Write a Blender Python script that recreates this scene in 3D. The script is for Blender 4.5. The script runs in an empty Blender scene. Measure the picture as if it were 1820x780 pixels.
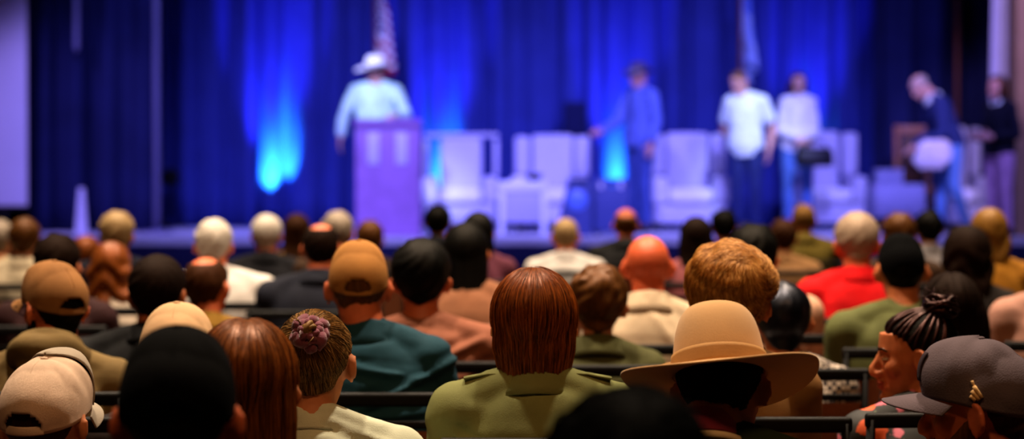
import bpy, bmesh, math, random
import numpy as np
from mathutils import Vector, Matrix, noise
from mathutils.bvhtree import BVHTree

random.seed(7)
SC = bpy.context.scene
COL = SC.collection
PI = math.pi
W, H_, F = 1820, 780, 4068.0          # frame and focal length in pixels
CAMZ, HORIZON = 1.55, 313.0
TILT = math.atan((H_ / 2 - HORIZON) / F)
R = math.radians


def V(*a):
    return Vector(a)


def at(px, py, y):
    """World point at depth y seen at pixel (px, py)."""
    cx, cy = (px - W / 2) / F, (H_ / 2 - py) / F
    fw = V(0, math.cos(TILT), -math.sin(TILT))
    up = V(0, math.sin(TILT), math.cos(TILT))
    d = V(1, 0, 0) * cx + up * cy + fw
    return V(0, 0, CAMZ) + d * (y / d.y)


def lin(h):
    h = h.lstrip('#')
    o = []
    for i in (0, 2, 4):
        c = int(h[i:i + 2], 16) / 255
        o.append(c / 12.92 if c <= .04045 else ((c + .055) / 1.055) ** 2.4)
    return tuple(o)


# ------------------------------------------------------------------ materials
class NT:
    def __init__(self, name):
        self.m = bpy.data.materials.new(name)
        self.m.use_nodes = True
        self.t = self.m.node_tree
        self.b = self.t.nodes['Principled BSDF']

    def n(self, typ, **kw):
        x = self.t.nodes.new(typ)
        for k, v in kw.items():
            if k in x.inputs:
                x.inputs[k].default_value = v
            else:
                setattr(x, k, v)
        return x

    def l(self, a, b):
        self.t.links.new(a, b)


def ramp(nt, fac, stops):
    r = nt.n('ShaderNodeValToRGB')
    e = r.color_ramp.elements
    while len(e) < len(stops):
        e.new(.5)
    for x, (p, c) in zip(e, stops):
        x.position = p
        x.color = (*c, 1)
    nt.l(fac, r.inputs[0])
    return r


MC = {}


def mat(name, col, rough=.8, spec=.3, var=.15, nscale=30., bump=.15, bscale=220., metal=0., sss=0., sheen=0.):
    """A plain procedural surface: base colour with soft noise, fine bump."""
    key = (name, col)
    if key in MC:
        return MC[key]
    c = lin(col) if isinstance(col, str) else col
    nt = NT(name)
    b = nt.b
    b.inputs['Roughness'].default_value = rough
    b.inputs['Specular IOR Level'].default_value = spec
    b.inputs['Metallic'].default_value = metal
    if sss:
        b.inputs['Subsurface Weight'].default_value = sss
        b.inputs['Subsurface Radius'].default_value = (1, .3, .15)
        b.inputs['Subsurface Scale'].default_value = .012
    if sheen:
        b.inputs['Sheen Weight'].default_value = sheen
        b.inputs['Sheen Roughness'].default_value = .5
    tc = nt.n('ShaderNodeTexCoord')
    no = nt.n('ShaderNodeTexNoise', Scale=nscale, Detail=4.)
    nt.l(tc.outputs['Object'], no.inputs['Vector'])
    lo = tuple(max(0, x * (1 - var)) for x in c)
    hi = tuple(min(1, x * (1 + var)) for x in c)
    r = ramp(nt, no.outputs['Fac'], [(.3, lo), (.7, hi)])
    nt.l(r.outputs[0], b.inputs['Base Color'])
    if bump:
        n2 = nt.n('ShaderNodeTexNoise', Scale=bscale, Detail=3.)
        nt.l(tc.outputs['Object'], n2.inputs['Vector'])
        bp = nt.n('ShaderNodeBump', Strength=bump, Distance=.002)
        nt.l(n2.outputs['Fac'], bp.inputs['Height'])
        nt.l(bp.outputs[0], b.inputs['Normal'])
    MC[key] = nt.m
    return nt.m


def cloth(name, col, rough=.85, **kw):
    kw.setdefault('sheen', 0.)
    kw.setdefault('bump', .35)
    kw.setdefault('bscale', 350.)
    kw.setdefault('var', .12)
    kw.setdefault('nscale', 12.)
    return mat(name, col, rough, .15, **kw)


def hair_mat(name, root, tip, rough=.45, spec=.22):
    key = (name, root, tip)
    if key in MC:
        return MC[key]
    nt = NT(name)
    b = nt.b
    b.inputs['Roughness'].default_value = rough
    b.inputs['Specular IOR Level'].default_value = spec
    tl = lin(tip)
    mxt = max(tl) + 1e-4
    b.inputs['Specular Tint'].default_value = (*[.15 + .85 * c / mxt for c in tl], 1)
    at_ = nt.n('ShaderNodeAttribute', attribute_name='var')
    tc = nt.n('ShaderNodeTexCoord')
    mp = nt.n('ShaderNodeMapping')
    mp.inputs['Scale'].default_value = (140, 140, 14)
    nt.l(tc.outputs['Object'], mp.inputs[0])
    no = nt.n('ShaderNodeTexNoise', Scale=1., Detail=3.)
    nt.l(mp.outputs[0], no.inputs['Vector'])
    mx = nt.n('ShaderNodeMath', operation='MULTIPLY_ADD')
    nt.l(no.outputs['Fac'], mx.inputs[0])
    mx.inputs[1].default_value = .6
    ad = nt.n('ShaderNodeMath', operation='MULTIPLY_ADD')
    nt.l(at_.outputs['Fac'], ad.inputs[0])
    ad.inputs[1].default_value = .8
    ad.inputs[2].default_value = -.2
    nt.l(ad.outputs[0], mx.inputs[2])
    r = ramp(nt, mx.outputs[0], [(.15, lin(root)), (.85, lin(tip))])
    nt.l(r.outputs[0], b.inputs['Base Color'])
    bp = nt.n('ShaderNodeBump', Strength=.12, Distance=.002)
    nt.l(no.outputs['Fac'], bp.inputs['Height'])
    nt.l(bp.outputs[0], b.inputs['Normal'])
    MC[key] = nt.m
    return nt.m


def skin(col):
    return mat('skin', col, .5, .35, var=.1, nscale=40, bump=.12, bscale=500, sss=.12)


def lips(col):
    c = lin(col)
    return mat('lip_skin', (c[0] * .75, c[1] * .45, c[2] * .5), .4, .4, var=.05)


EYEW = mat('eye_white', '#d9d2c8', .2, .5, var=.02, bump=0)
EYED = mat('eye_iris', '#1c120c', .15, .5, var=.05, bump=0)


# ------------------------------------------------------------------ mesh kit
class G:
    """Collects closed shapes and turns them into one mesh."""

    def __init__(self):
        self.v, self.f = [], []

    def add(self, vs, fs, M=None):
        b = len(self.v)
        self.v.extend([M @ Vector(p) for p in vs] if M else [Vector(p) for p in vs])
        self.f.extend([tuple(b + i for i in f) for f in fs])

    def tube(self, pts, rad, n=14, side=None, M=None, closed=False):
        pts = [Vector(p) for p in pts]
        N = len(pts)
        vs, fs = [], []
        u = None
        for i, p in enumerate(pts):
            if closed:
                t = pts[(i + 1) % N] - pts[i - 1]
            else:
                t = (pts[min(i + 1, N - 1)] - pts[max(i - 1, 0)])
            t = t.normalized() if t.length > 1e-9 else V(0, 0, 1)
            if side is not None:
                u = (side - t * side.dot(t)).normalized()
            elif u is None:
                a = V(1, 0, 0) if abs(t.x) < .9 else V(0, 1, 0)
                u = (a - t * a.dot(t)).normalized()
            else:
                u = (u - t * u.dot(t)).normalized()
            w = t.cross(u)
            r = rad[i] if not np.isscalar(rad) else rad
            a, b = (r, r) if np.isscalar(r) else r
            for k in range(n):
                an = 2 * PI * k / n
                vs.append(p + u * (a * math.cos(an)) + w * (b * math.sin(an)))
        for i in range(N if closed else N - 1):
            j = (i + 1) % N
            for k in range(n):
                k2 = (k + 1) % n
                fs.append((i * n + k, i * n + k2, j * n + k2, j * n + k))
        if not closed:
            fs.append(tuple(reversed(range(n))))
            fs.append(tuple((N - 1) * n + k for k in range(n)))
        self.add(vs, fs, M)

    def ell(self, c, r, M=None, rot=None, nu=20, nv=12):
        c = Vector(c)
        if np.isscalar(r):
            r = (r, r, r)
        vs = [V(0, 0, r[2])]
        for j in range(1, nv):
            th = PI * j / nv
            for i in range(nu):
                ph = 2 * PI * i / nu
                vs.append(V(r[0] * math.sin(th) * math.cos(ph), r[1] * math.sin(th) * math.sin(ph), r[2] * math.cos(th)))
        vs.append(V(0, 0, -r[2]))
        if rot is not None:
            vs = [rot @ p for p in vs]
        vs = [p + c for p in vs]
        fs = [(0, 1 + i, 1 + (i + 1) % nu) for i in range(nu)]
        for j in range(nv - 2):
            for i in range(nu):
                a, b = 1 + j * nu + i, 1 + j * nu + (i + 1) % nu
                fs.append((a, a + nu, b + nu, b))
        L = len(vs) - 1
        o = 1 + (nv - 2) * nu
        fs += [(o + (i + 1) % nu, o + i, L) for i in range(nu)]
        self.add(vs, fs, M)

    def box(self, lo, hi, bev=0., M=None, seg=2, taper=None):
        bm = bmesh.new()
        bmesh.ops.create_cube(bm, size=1)
        for v in bm.verts:
            t = v.co.z + .5
            k = 1 if taper is None else 1 + (taper - 1) * t
            v.co = Vector([(lo[i] + hi[i]) / 2 + v.co[i] * (hi[i] - lo[i]) * (k if i < 2 else 1) for i in range(3)])
        if bev:
            bmesh.ops.bevel(bm, geom=bm.edges[:], offset=bev, segments=seg, profile=.5, affect='EDGES')
        bm.verts.index_update()
        self.add([v.co.copy() for v in bm.verts], [tuple(v.index for v in f.verts) for f in bm.faces], M)
        bm.free()

    def prism(self, poly, axis, a, b, M=None):
        """Extrude a 2D polygon along an axis from a to b."""
        def p3(p, h):
            q = [p[0], p[1]]
            q.insert(axis, h)
            return Vector(q)
        n = len(poly)
        vs = [p3(p, a) for p in poly] + [p3(p, b) for p in poly]
        fs = [tuple(range(n)), tuple(range(2 * n - 1, n - 1, -1))] + [(i, i + n, (i + 1) % n + n, (i + 1) % n) for i in range(n)]
        self.add(vs, fs, M)

    def grid(self, P, nu, nv, skip=None):
        b = len(self.v)
        for j in range(nv + 1):
            for i in range(nu + 1):
                self.v.append(Vector(P(i / nu, j / nv)))
        for j in range(nv):
            for i in range(nu):
                if skip and skip((i + .5) / nu, (j + .5) / nv):
                    continue
                a = b + j * (nu + 1) + i
                self.f.append((a, a + 1, a + nu + 2, a + nu + 1))

    def mesh(self, name='m', smooth=True, fix=True):
        me = bpy.data.meshes.new(name)
        me.from_pydata([tuple(v) for v in self.v], [], self.f)
        if fix:
            bm = bmesh.new()
            bm.from_mesh(me)
            bmesh.ops.recalc_face_normals(bm, faces=bm.faces[:])
            bm.to_mesh(me)
            bm.free()
        if smooth:
            me.polygons.foreach_set('use_smooth', [True] * len(me.polygons))
        return me


def baked(me, mods):
    """The mesh with modifiers applied."""
    o = bpy.data.objects.new('tmp', me)
    COL.objects.link(o)
    for typ, kw in mods:
        m = o.modifiers.new('m', typ)
        for k, v in kw.items():
            setattr(m, k, v)
    dg = bpy.context.evaluated_depsgraph_get()
    dg.update()
    r = bpy.data.meshes.new_from_object(o.evaluated_get(dg))
    bpy.data.objects.remove(o)
    bpy.data.meshes.remove(me)
    r.polygons.foreach_set('use_smooth', [True] * len(r.polygons))
    return r


def remesh(g, vox, sm=2):
    return baked(g.mesh(), [('REMESH', dict(mode='VOXEL', voxel_size=vox, use_smooth_shade=True)),
                            ('SMOOTH', dict(factor=.5, iterations=sm))])


def co(me):
    a = np.empty(len(me.vertices) * 3)
    me.vertices.foreach_get('co', a)
    return a.reshape(-1, 3)


def normals(me):
    a = np.empty(len(me.vertices) * 3, dtype=np.float32)
    me.vertex_normals.foreach_get('vector', a)
    return a.reshape(-1, 3)


def setco(me, a):
    me.vertices.foreach_set('co', np.ascontiguousarray(a).ravel())
    me.update()


def vnoise(P, seed, octs=2):
    """Cheap smooth noise on an (n,3) array: sums of random sines."""
    rs = np.random.RandomState(seed)
    out = np.zeros(len(P))
    for o in range(octs):
        for k in range(5):
            d = rs.normal(size=3)
            d /= np.linalg.norm(d)
            out += np.sin(P @ d * (1.7 ** o) * (1 + .5 * rs.rand()) + rs.rand() * 6.28) / (5 * 1.6 ** o)
    return out


def obj(name, me, mats, parent=None, M=None):
    """Link one mesh object with object-level materials."""
    o = bpy.data.objects.new(name, me)
    COL.objects.link(o)
    if not isinstance(mats, (list, tuple)):
        mats = [mats]
    while len(me.materials) < len(mats):
        me.materials.append(None)
    for i, m in enumerate(mats):
        o.material_slots[i].link = 'OBJECT'
        o.material_slots[i].material = m
    if parent is not None:
        o.parent = parent
    if M is not None:
        o.matrix_local = M
    return o


def empty(name, M):
    o = bpy.data.objects.new(name, None)
    COL.objects.link(o)
    o.matrix_local = M
    o.empty_display_size = .1
    return o


def tag(o, label=None, cat=None, group=None, kind=None):
    for k, v in (('label', label), ('category', cat), ('group', group), ('kind', kind)):
        if v:
            o[k] = v
    return o


def tube_obj(name, pts, r, m, parent, n=10):
    g = G()
    g.tube(pts, r, n)
    return obj(name, g.mesh(), m, parent)


def box_obj(name, lo, hi, bev, m, parent, seg=2, M=None):
    g = G()
    g.box(lo, hi, bev, seg=seg)
    return obj(name, g.mesh(smooth=bev > 0), m, parent, M)


def T(x, y, z, rz=0.):
    return Matrix.Translation((x, y, z)) @ Matrix.Rotation(rz, 4, 'Z')


# ------------------------------------------------------------------ head
def head_parts(g, M, ears=True, fem=False):
    """Skull, face, nose, lips and ears in the head's own space: +y is forward, eyes near z=0."""
    s = .94 if fem else 1.
    g.ell((0, -.012, .025), (.075, .096, .085), M, nu=28, nv=18)
    X = V(1, 0, 0)
    face = [(.06, .008, .068, .08), (.02, .010, .070, .083), (-.015, .012, .068, .081), (-.045, .018, .062 * s, .074),
            (-.072, .030, .052 * s, .060), (-.095, .043, .039 * s, .044), (-.110, .052, .026 * s, .030), (-.117, .055, .012, .014)]
    g.tube([(0, y, z) for z, y, a, b in face], [(a, b) for z, y, a, b in face], 24, X, M)
    # brow, cheekbones, nose, mouth, chin
    g.ell((0, .076, .018), (.048, .016, .011), M)
    for sx in (-1, 1):
        g.ell((sx * .038, .054, -.022), (.026, .026, .026), M)
        g.ell((sx * .0115, .097, -.039), (.0085, .010, .008), M)
    g.tube([(0, .088, .010), (0, .098, -.010), (0, .110, -.028), (0, .112, -.037), (0, .098, -.045)],
           [(.008, .008), (.0095, .010), (.0115, .012), (.012, .011), (.008, .007)], 12, X, M)
    g.ell((0, .094, -.0605), (.024, .010, .0065), M)
    g.ell((0, .092, -.0725), (.020, .011, .0075), M)
    g.ell((0, .078, -.100), (.021, .020, .015), M)
    if ears:
        for sx in (-1, 1):
            rot = Matrix.Rotation(sx * R(34), 3, 'Z') @ Matrix.Rotation(R(-10), 3, 'X')
            c = V(sx * .082, -.014, -.010)
            g.ell(c, (.008, .019, .031), M, rot)
            ring = [c + rot @ V(sx * .006, .0165 * math.cos(t), .029 * math.sin(t)) for t in np.linspace(R(-60), R(215), 16)]
            g.tube(ring, .0048, 8, None, M)
            g.ell(c + V(0, .004, -.028), (.006, .008, .010), M, rot)


_tpl = G()
head_parts(_tpl, Matrix(), ears=False)
_tpl.tube([(0, -.022, -.02), (0, -.026, -.09), (0, -.036, -.2)], [(.054, .058), (.053, .056), (.058, .06)], 20, V(1, 0, 0))
_tm = remesh(_tpl, .006, 3)
TBVH = BVHTree.FromPolygons([v.co.copy() for v in _tm.vertices], [tuple(p.vertices) for p in _tm.polygons])
HC = V(0, -.008, .02)


def Rad(d):
    h = TBVH.ray_cast(HC, d, .5)
    if h[0] is None:
        return .1
    return h[3]


NA, NP = 96, 64
_D, _RR = [], []
for j in range(NP + 1):
    th = PI * j / NP
    for i in range(NA):
        ph = 2 * PI * i / NA
        d = V(math.sin(th) * math.sin(ph), math.sin(th) * math.cos(ph), math.cos(th))
        _D.append(d[:])
        _RR.append(min(Rad(d), .16))
DIRS = np.array(_D)
RAD = np.array(_RR)
P0 = np.array(HC) + DIRS * RAD[:, None]
AZ = np.degrees(np.abs(np.arctan2(DIRS[:, 0], DIRS[:, 1])))
SPH_F = []
for j in range(NP):
    for i in range(NA):
        a, b = j * NA + i, j * NA + (i + 1) % NA
        if j == 0:
            SPH_F.append((a, b + NA, a + NA))
        elif j == NP - 1:
            SPH_F.append((a, b, a + NA))
        else:
            SPH_F.append((a, b, b + NA, a + NA))
CROWN = np.array([0., -.62, .78])


def sstep(a, b, x):
    t = np.clip((x - a) / (b - a), 0, 1)
    return t * t * (3 - 2 * t)


def cap_shell(ttop=.014, tside=.008, nape=-.068, front=.078, seed=1, amp=.003, freq=26, bald=0., crown=None, temple=.035, sharp=.010, ear=.020):
    """Hair that sits on the skull: pushed out inside the hairline, sunk below the skin outside it."""
    line = np.interp(AZ, [0, 40, 65, 85, 100, 125, 180], [front, front - .008, temple, ear, ear * .7, -.045, nape])
    m = sstep(-sharp, sharp, P0[:, 2] - line)
    top = sstep(-.03, .08, P0[:, 2])
    cr = np.array(crown if crown is not None else CROWN, float)
    cr /= np.linalg.norm(cr)
    ca = DIRS @ cr
    pol = np.arccos(np.clip(ca, -1, 1))
    e1 = np.cross(cr, [1., .2, .1]); e1 /= np.linalg.norm(e1)
    e2 = np.cross(cr, e1)
    azi = np.arctan2(DIRS @ e2, DIRS @ e1) + pol * .9
    q = np.stack([np.cos(azi) * freq * .5, np.sin(azi) * freq * .5, pol * 5], 1)
    nz = vnoise(q, seed, 3) * np.clip(pol * 1.6, .15, 1)
    th = tside + (ttop - tside) * top + amp * nz
    if bald:
        bm_ = sstep(bald - .15, bald + .15, np.arccos(np.clip(DIRS @ (np.array([0, -.25, .97]) / 1.0017), -1, 1)))
        m = m * bm_
    off = -.006 + (th + .006) * m
    P = np.array(HC) + DIRS * (RAD + off)[:, None]
    return P, m


def strand_tubes(verts, faces, n, length, rad, flow, lift=.002, seed=0, ok=None, steps=6, jit=.2):
    """Fine separate locks lying on a hair surface."""
    rs = np.random.RandomState(seed)
    bvh = BVHTree.FromPolygons([Vector(v) for v in verts], faces)
    va = np.array(verts)
    tri = np.array([f[:3] for f in faces])
    A = np.linalg.norm(np.cross(va[tri[:, 1]] - va[tri[:, 0]], va[tri[:, 2]] - va[tri[:, 0]]), axis=1)
    pick = rs.choice(len(tri), n, p=A / A.sum())
    V_, F_, K_ = [], [], []
    for q in pick:
        t = va[tri[q]]
        w = rs.dirichlet([1, 1, 1])
        p = Vector(w @ t)
        if ok is not None and not ok(p):
            continue
        L = length * (.5 + rs.rand())
        var = rs.rand()
        lf = lift * (.2 + rs.rand())
        jd = Vector(rs.normal(size=3)) * jit
        pts = []
        for k in range(steps + 1):
            h = bvh.find_nearest(p)
            if h[0] is None:
                break
            nr = h[1]
            if nr.dot(h[0] - HC) < 0 and k == 0:
                nr = -nr
            pts.append(h[0] + nr * lf * math.sin(PI * (.25 + .75 * k / steps)))
            d = flow(h[0], nr) + jd
            d = d - nr * d.dot(nr)
            if d.length < 1e-6:
                break
            p = h[0] + d.normalized() * (L / steps)
        if len(pts) < 3:
            continue
        b = len(V_)
        u = None
        for k, p in enumerate(pts):
            t = (pts[min(k + 1, len(pts) - 1)] - pts[max(k - 1, 0)])
            t = t.normalized() if t.length > 1e-9 else V(0, 0, 1)
            if u is None:
                u = t.orthogonal().normalized()
            u = (u - t * u.dot(t))
            u = u.normalized() if u.length > 1e-6 else t.orthogonal().normalized()
            w = t.cross(u)
            r = rad * (1 - .75 * abs(2 * k / (len(pts) - 1) - .8) ** 2)
            for a in range(3):
                an = 2 * PI * a / 3
                V_.append(p + (u * math.cos(an) + w * math.sin(an)) * max(r, rad * .15))
                K_.append(var)
        for k in range(len(pts) - 1):
            for a in range(3):
                a2 = (a + 1) % 3
                F_.append((b + k * 3 + a, b + k * 3 + a2, b + k * 3 + 3 + a2, b + k * 3 + 3 + a))
    return V_, F_, K_


def hair_mesh(verts, faces, st=None):
    g = G()
    g.add(verts, faces)
    nb = len(g.v)
    vv = list(np.full(nb, .35))
    if st:
        g.add(st[0], st[1])
        vv += st[2]
    me = g.mesh(fix=False)
    a = me.attributes.new('var', 'FLOAT', 'POINT')
    a.data.foreach_set('value', vv)
    return me


def flow_from(crown, grav=.02, swirl=0.):
    c = Vector(crown)

    def f(p, n):
        d = (p - c)
        d.normalize()
        r = d + V(0, 0, -grav * 30)
        if swirl:
            r += n.cross(d) * swirl
        return r
    return f


HCACHE = {}


def shell_faces(m):
    return [f for f in SPH_F if max(m[i] for i in f) > .03]



def short_hair(strands=0, slen=.03, srad=.0008, swirl=.5, grav=.0, lift=.004, jit=.25, **kw):
    key = ('s', strands, slen, srad, swirl, tuple(sorted((k, str(v)) for k, v in kw.items())))
    if key in HCACHE:
        return HCACHE[key]
    P, m = cap_shell(**kw)
    st = None
    if strands:
        cr = Vector(kw.get('crown') or CROWN).normalized() * .1 + HC
        keep = {tuple(np.round(P[i], 4)): m[i] for i in range(len(P))}
        line = lambda p: TBVH.find_nearest(p)[3] > .002 and (p - TBVH.find_nearest(p)[0]).dot(p - HC) > 0
        st = strand_tubes(P, shell_faces(m), strands, slen, srad, flow_from(cr, grav, swirl), lift, kw.get('seed', 1), line, jit=jit)
    HCACHE[key] = hair_mesh(P, shell_faces(m), st)
    return HCACHE[key]


def long_hair(L=.34, wid=.1, seed=1, strands=0, amp=.004, wave=0., back=-.045, slen=.14, srad=.0009, face=.0, vox=.007, flare=1., part=0., top=.016, tuck=1., rnd=0.):
    """Loose hair: over the skull and down behind the shoulders."""
    key = ('l', L, wid, seed, strands, wave, flare, back, tuck, face, amp, top, rnd)
    if key in HCACHE:
        return HCACHE[key]
    P, m = cap_shell(top, top, -.09, .082, seed, .0015, 20, temple=.06, ear=-.03)
    P = P - DIRS * ((1 - m) * .018)[:, None]
    g = G()
    g.add(P, SPH_F)
    secs = [(.075, -.03, .060, .055), (.045, -.03, .080, .078), (.0, -.034, wid * .96, .080), (-.05, -.040, wid * (1 - .04 * rnd), .074), (-.10, -.05 + .012 * rnd, wid * (.98 - .14 * rnd), .064 * tuck)]
    z = -.10
    k = 0
    while z > -L + .02:
        z -= .05
        k += 1
        t = (-.10 - z) / max(L - .1, .05)
        secs.append((z, -.05 + back * min(1, t * 1.2) * 1.3, wid * (.97 + (flare - 1) * t), .058 * tuck * (1 - .35 * t)))
    zl = secs[-1]
    secs.append((zl[0] - .035, zl[1] - .004, zl[2] * .7, zl[3] * .4))
    g.tube([(0, y + face, z) for z, y, a, b in secs], [(a, b) for z, y, a, b in secs], 36, V(1, 0, 0))
    me = remesh(g, vox, 4)
    P = co(me)
    N = normals(me)
    az = np.arctan2(P[:, 0], -(P[:, 1] + .03))
    lowz = sstep(.06, -.02, P[:, 2])
    q = np.stack([az * (15 + 9 * (strands > 0)), P[:, 2] * (5 + 20 * wave), P[:, 1] * 8], 1)
    d = vnoise(q, seed, 3) * amp * (.35 + lowz)
    if wave:
        d += wave * .012 * np.sin(P[:, 2] * 60 + 2.5 * np.sin(az * 3 + seed)) * lowz
    if part:
        d -= .006 * np.exp(-(P[:, 0] / .006) ** 2) * sstep(.06, .1, P[:, 2])
    P = P + N * d[:, None]
    faces = [tuple(p.vertices) for p in me.polygons]
    st = None
    if strands:
        st = strand_tubes(P, faces, strands, slen, srad, flow_from((0, .0, .16), .05), .003, seed, lambda p: True, steps=8, jit=.06)
    HCACHE[key] = hair_mesh([tuple(p) for p in P], faces, st)
    return HCACHE[key]


# ------------------------------------------------------------------ hats
def rim_r(az, z):
    """Distance from the head axis to the skull at height z, azimuth az (0 = front)."""
    d = V(math.sin(az), math.cos(az), 0)
    o = V(0, -.008, z)
    h = TBVH.ray_cast(o, d, .3)
    return h[3] if h[0] is not None else .07


def cap_meshes(arch=True, front=.016, crown=.0, flat=.5, visor=.072, curve=.018, loose=.010, dent=0., seed=0):
    """Six panel baseball cap: dome, visor, button, strap (head space)."""
    key = ('cap', arch, front, crown, visor, curve, loose, dent, seed)
    if key in HCACHE:
        return HCACHE[key]
    zr = lambda a: .030 * math.cos(a * .5) ** 2 - .016 * math.sin(a * .5) ** 4
    apex = .115 + crown

    def P(u, t):
        a = u * 2 * PI - PI
        fr = max(0, math.cos(a)) ** 1.5
        z0 = zr(a)
        r0 = rim_r(a, z0) + loose
        ph = t * PI / 2
        e = .86 - .16 * fr
        rr = r0 * math.cos(ph) ** e
        zz = z0 + (apex + front * .25 * fr - z0) * math.sin(ph) ** .92
        rr += front * fr * math.sin(ph) * math.cos(ph)
        s = abs(((math.degrees(a) + 30) % 60) - 30) / 60 * r0 * 6
        rr += .0018 * math.exp(-(s * 90 * math.cos(ph) / 6) ** 2)
        if zz < .100:
            rr = max(rr, rim_r(a, zz) + loose * .8)
        if dent:
            rr += dent * math.sin(3.1 * a + 7 * t + seed) * math.sin(ph * 2) + dent * .7 * math.sin(7.3 * a - 5 * t + seed * 2) * math.sin(ph * 2)
        p = V(rr * math.sin(a), -.008 + rr * math.cos(a), zz)
        q = p - HC
        need = Rad(q.normalized()) + loose * .8
        if q.length < need and zz > .0:
            p = HC + q.normalized() * need
        return p

    def skip(u, t):
        if not arch:
            return False
        a = abs(u * 2 * PI - PI)
        a = PI - a
        return (a / .40) ** 2 + (t / .19) ** 2 < 1
    g = G()
    g.grid(P, 132, 34, skip)
    me = baked(g.mesh(), [('WELD', dict(merge_threshold=.0004)), ('SOLIDIFY', dict(thickness=.0025, offset=-1)), ('SMOOTH', dict(factor=.3, iterations=1))])
    g = G()

    def B(u, t):
        a = (u - .5) * 2 * 1.12
        z0 = zr(a) + .003
        r0 = rim_r(a, z0) + loose
        x, y = r0 * math.sin(a), -.008 + r0 * math.cos(a)
        ext = visor * (math.cos(a * 1.28) ** .7 if math.cos(a * 1.28) > 0 else 0)
        return V(x * (1 + .05 * t), y + ext * t, z0 - curve * (x / .07) ** 2 * (.5 + .5 * t) - .010 * t)
    g.grid(B, 40, 10)
    vis = baked(g.mesh(), [('SOLIDIFY', dict(thickness=.004, offset=0)), ('BEVEL', dict(width=.0012, segments=2))])
    g = G()
    g.ell((0, -.008, apex + .001), (.008, .008, .004))
    but = g.mesh()
    strap = None
    if arch:
        g = G()
        pts = [P((a + PI) / (2 * PI), .03) for a in np.linspace(PI - .46, PI + .46, 14) if True]
        pts = []
        for a in np.linspace(-.42, .42, 14):
            q = PI + a
            z0 = zr(q)
            r0 = rim_r(q, z0) + loose
            pts.append(V(r0 * math.sin(q), -.008 + r0 * math.cos(q), z0 + .008))
        g.tube(pts, [(.0015, .009)] * 14, 8, V(0, 0, 1).cross(V(1, 0, 0)))
        strap = g.mesh()
    HCACHE[key] = (me, vis, but, strap)
    return HCACHE[key]


def cowboy_meshes(brim=.095, tall=.112, open_crown=True, droop=None, rx=.086, ry=.102):
    """Felt hat: crown, brim, band (head space; base of crown at z = .035)."""
    zb = .030

    def C(u, t):
        a = u * 2 * PI
        ph = t * PI / 2
        k = (1 - .06 * min(1, t * 1.4)) * math.cos(ph) ** .36
        z = zb + tall * math.sin(ph) ** .95
        x, y = rx * k * math.sin(a), ry * k * math.cos(a)
        if not open_crown:
            z -= .022 * math.exp(-(x / .022) ** 2) * t ** 3
            x *= 1 - .25 * t ** 3 * max(0, math.cos(a))
        return V(x, y - .008, z)
    g = G()
    g.grid(C, 72, 26)
    cr = baked(g.mesh(), [('WELD', dict(merge_threshold=.0004)), ('SOLIDIFY', dict(thickness=.003, offset=-1))])

    def Bf(u, t):
        a = u * 2 * PI
        x, y = math.sin(a), math.cos(a)
        r = 1 + t * brim / rx
        z = zb + (droop(a, t) if droop else .035 * t * t * abs(x) ** 2.2 - .012 * t * abs(y))
        k = 1 - (.12 * t * t * abs(x) ** 2 if not droop else 0)
        return V(rx * r * x * k, (ry + brim * t * .95) * y - .008, z)
    g = G()
    g.grid(Bf, 96, 14)
    br = baked(g.mesh(), [('WELD', dict(merge_threshold=.0004)), ('SOLIDIFY', dict(thickness=.0045, offset=0)), ('BEVEL', dict(width=.0015, segments=2))])
    g = G()
    pts = [C(i / 72, .0) + V(0, 0, .0) for i in range(72)]
    lo = [V(p.x * 1.012, (p.y + .008) * 1.012 - .008, zb + .002) for p in pts]

    def BD(u, t):
        a = u * 2 * PI
        tt = t * .155
        p = C(u, tt)
        return V(p.x * 1.018, (p.y + .008) * 1.018 - .008, p.z + .001)
    g.grid(BD, 72, 5)
    bd = baked(g.mesh(), [('WELD', dict(merge_threshold=.0004)), ('SOLIDIFY', dict(thickness=.002, offset=1))])
    return cr, br, bd


# ------------------------------------------------------------------ bodies
def hand(g, wr, d, nrm, side, curl=.35, s=1.):
    """Palm, four unequal fingers and a thumb from the palm's side. nrm points out of the palm."""
    d = d.normalized()
    nrm = (nrm - d * nrm.dot(d)).normalized()
    x = d.cross(nrm) * side            # towards the thumb
    g.tube([wr - d * .02, wr + d * .02 * s, wr + d * .055 * s, wr + d * .092 * s],
           [(.020 * s, .027 * s), (.016 * s, .034 * s), (.0145 * s, .041 * s), (.012 * s, .040 * s)], 12, nrm)
    for i, (o, L) in enumerate(((.030, .072), (.0102, .082), (-.0102, .076), (-.030, .060))):
        p = wr + d * (.088 - .006 * abs(i - 1)) * s + x * o * s
        pts = [p - d * .015]
        dd = d.copy()
        for k in range(3):
            dd = (dd + nrm * curl * (.6 + .5 * k)).normalized()
            pts.append(pts[-1] + dd * L * s * (.55, .33, .24)[k])
        g.tube(pts, [.0095 * s, .009 * s, .0083 * s, .007 * s], 8)
        g.ell(pts[-1], .0072 * s, nu=8, nv=6)
    p = wr + d * .025 * s + x * .028 * s
    q = p + (d * .5 + x * .75 + nrm * .25).normalized() * .042 * s
    e = q + (d * .9 + x * .25 + nrm * .35).normalized() * .032 * s
    g.tube([p - x * .012, p, q, e], [.012 * s, .013 * s, .0105 * s, .0085 * s], 8)
    g.ell(e, .0085 * s, nu=8, nv=6)


SEC_M = [(0, .12, .095), (.12, .165, .120), (.28, .166, .118), (.45, .152, .108), (.62, .162, .115), (.76, .172, .116), (.86, .160, .104), (.93, .120, .088), (1., .066, .062)]
SEC_F = [(0, .12, .095), (.12, .172, .120), (.28, .168, .114), (.45, .134, .098), (.62, .146, .112), (.76, .160, .112), (.86, .146, .096), (.93, .108, .080), (1., .060, .057)]


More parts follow.
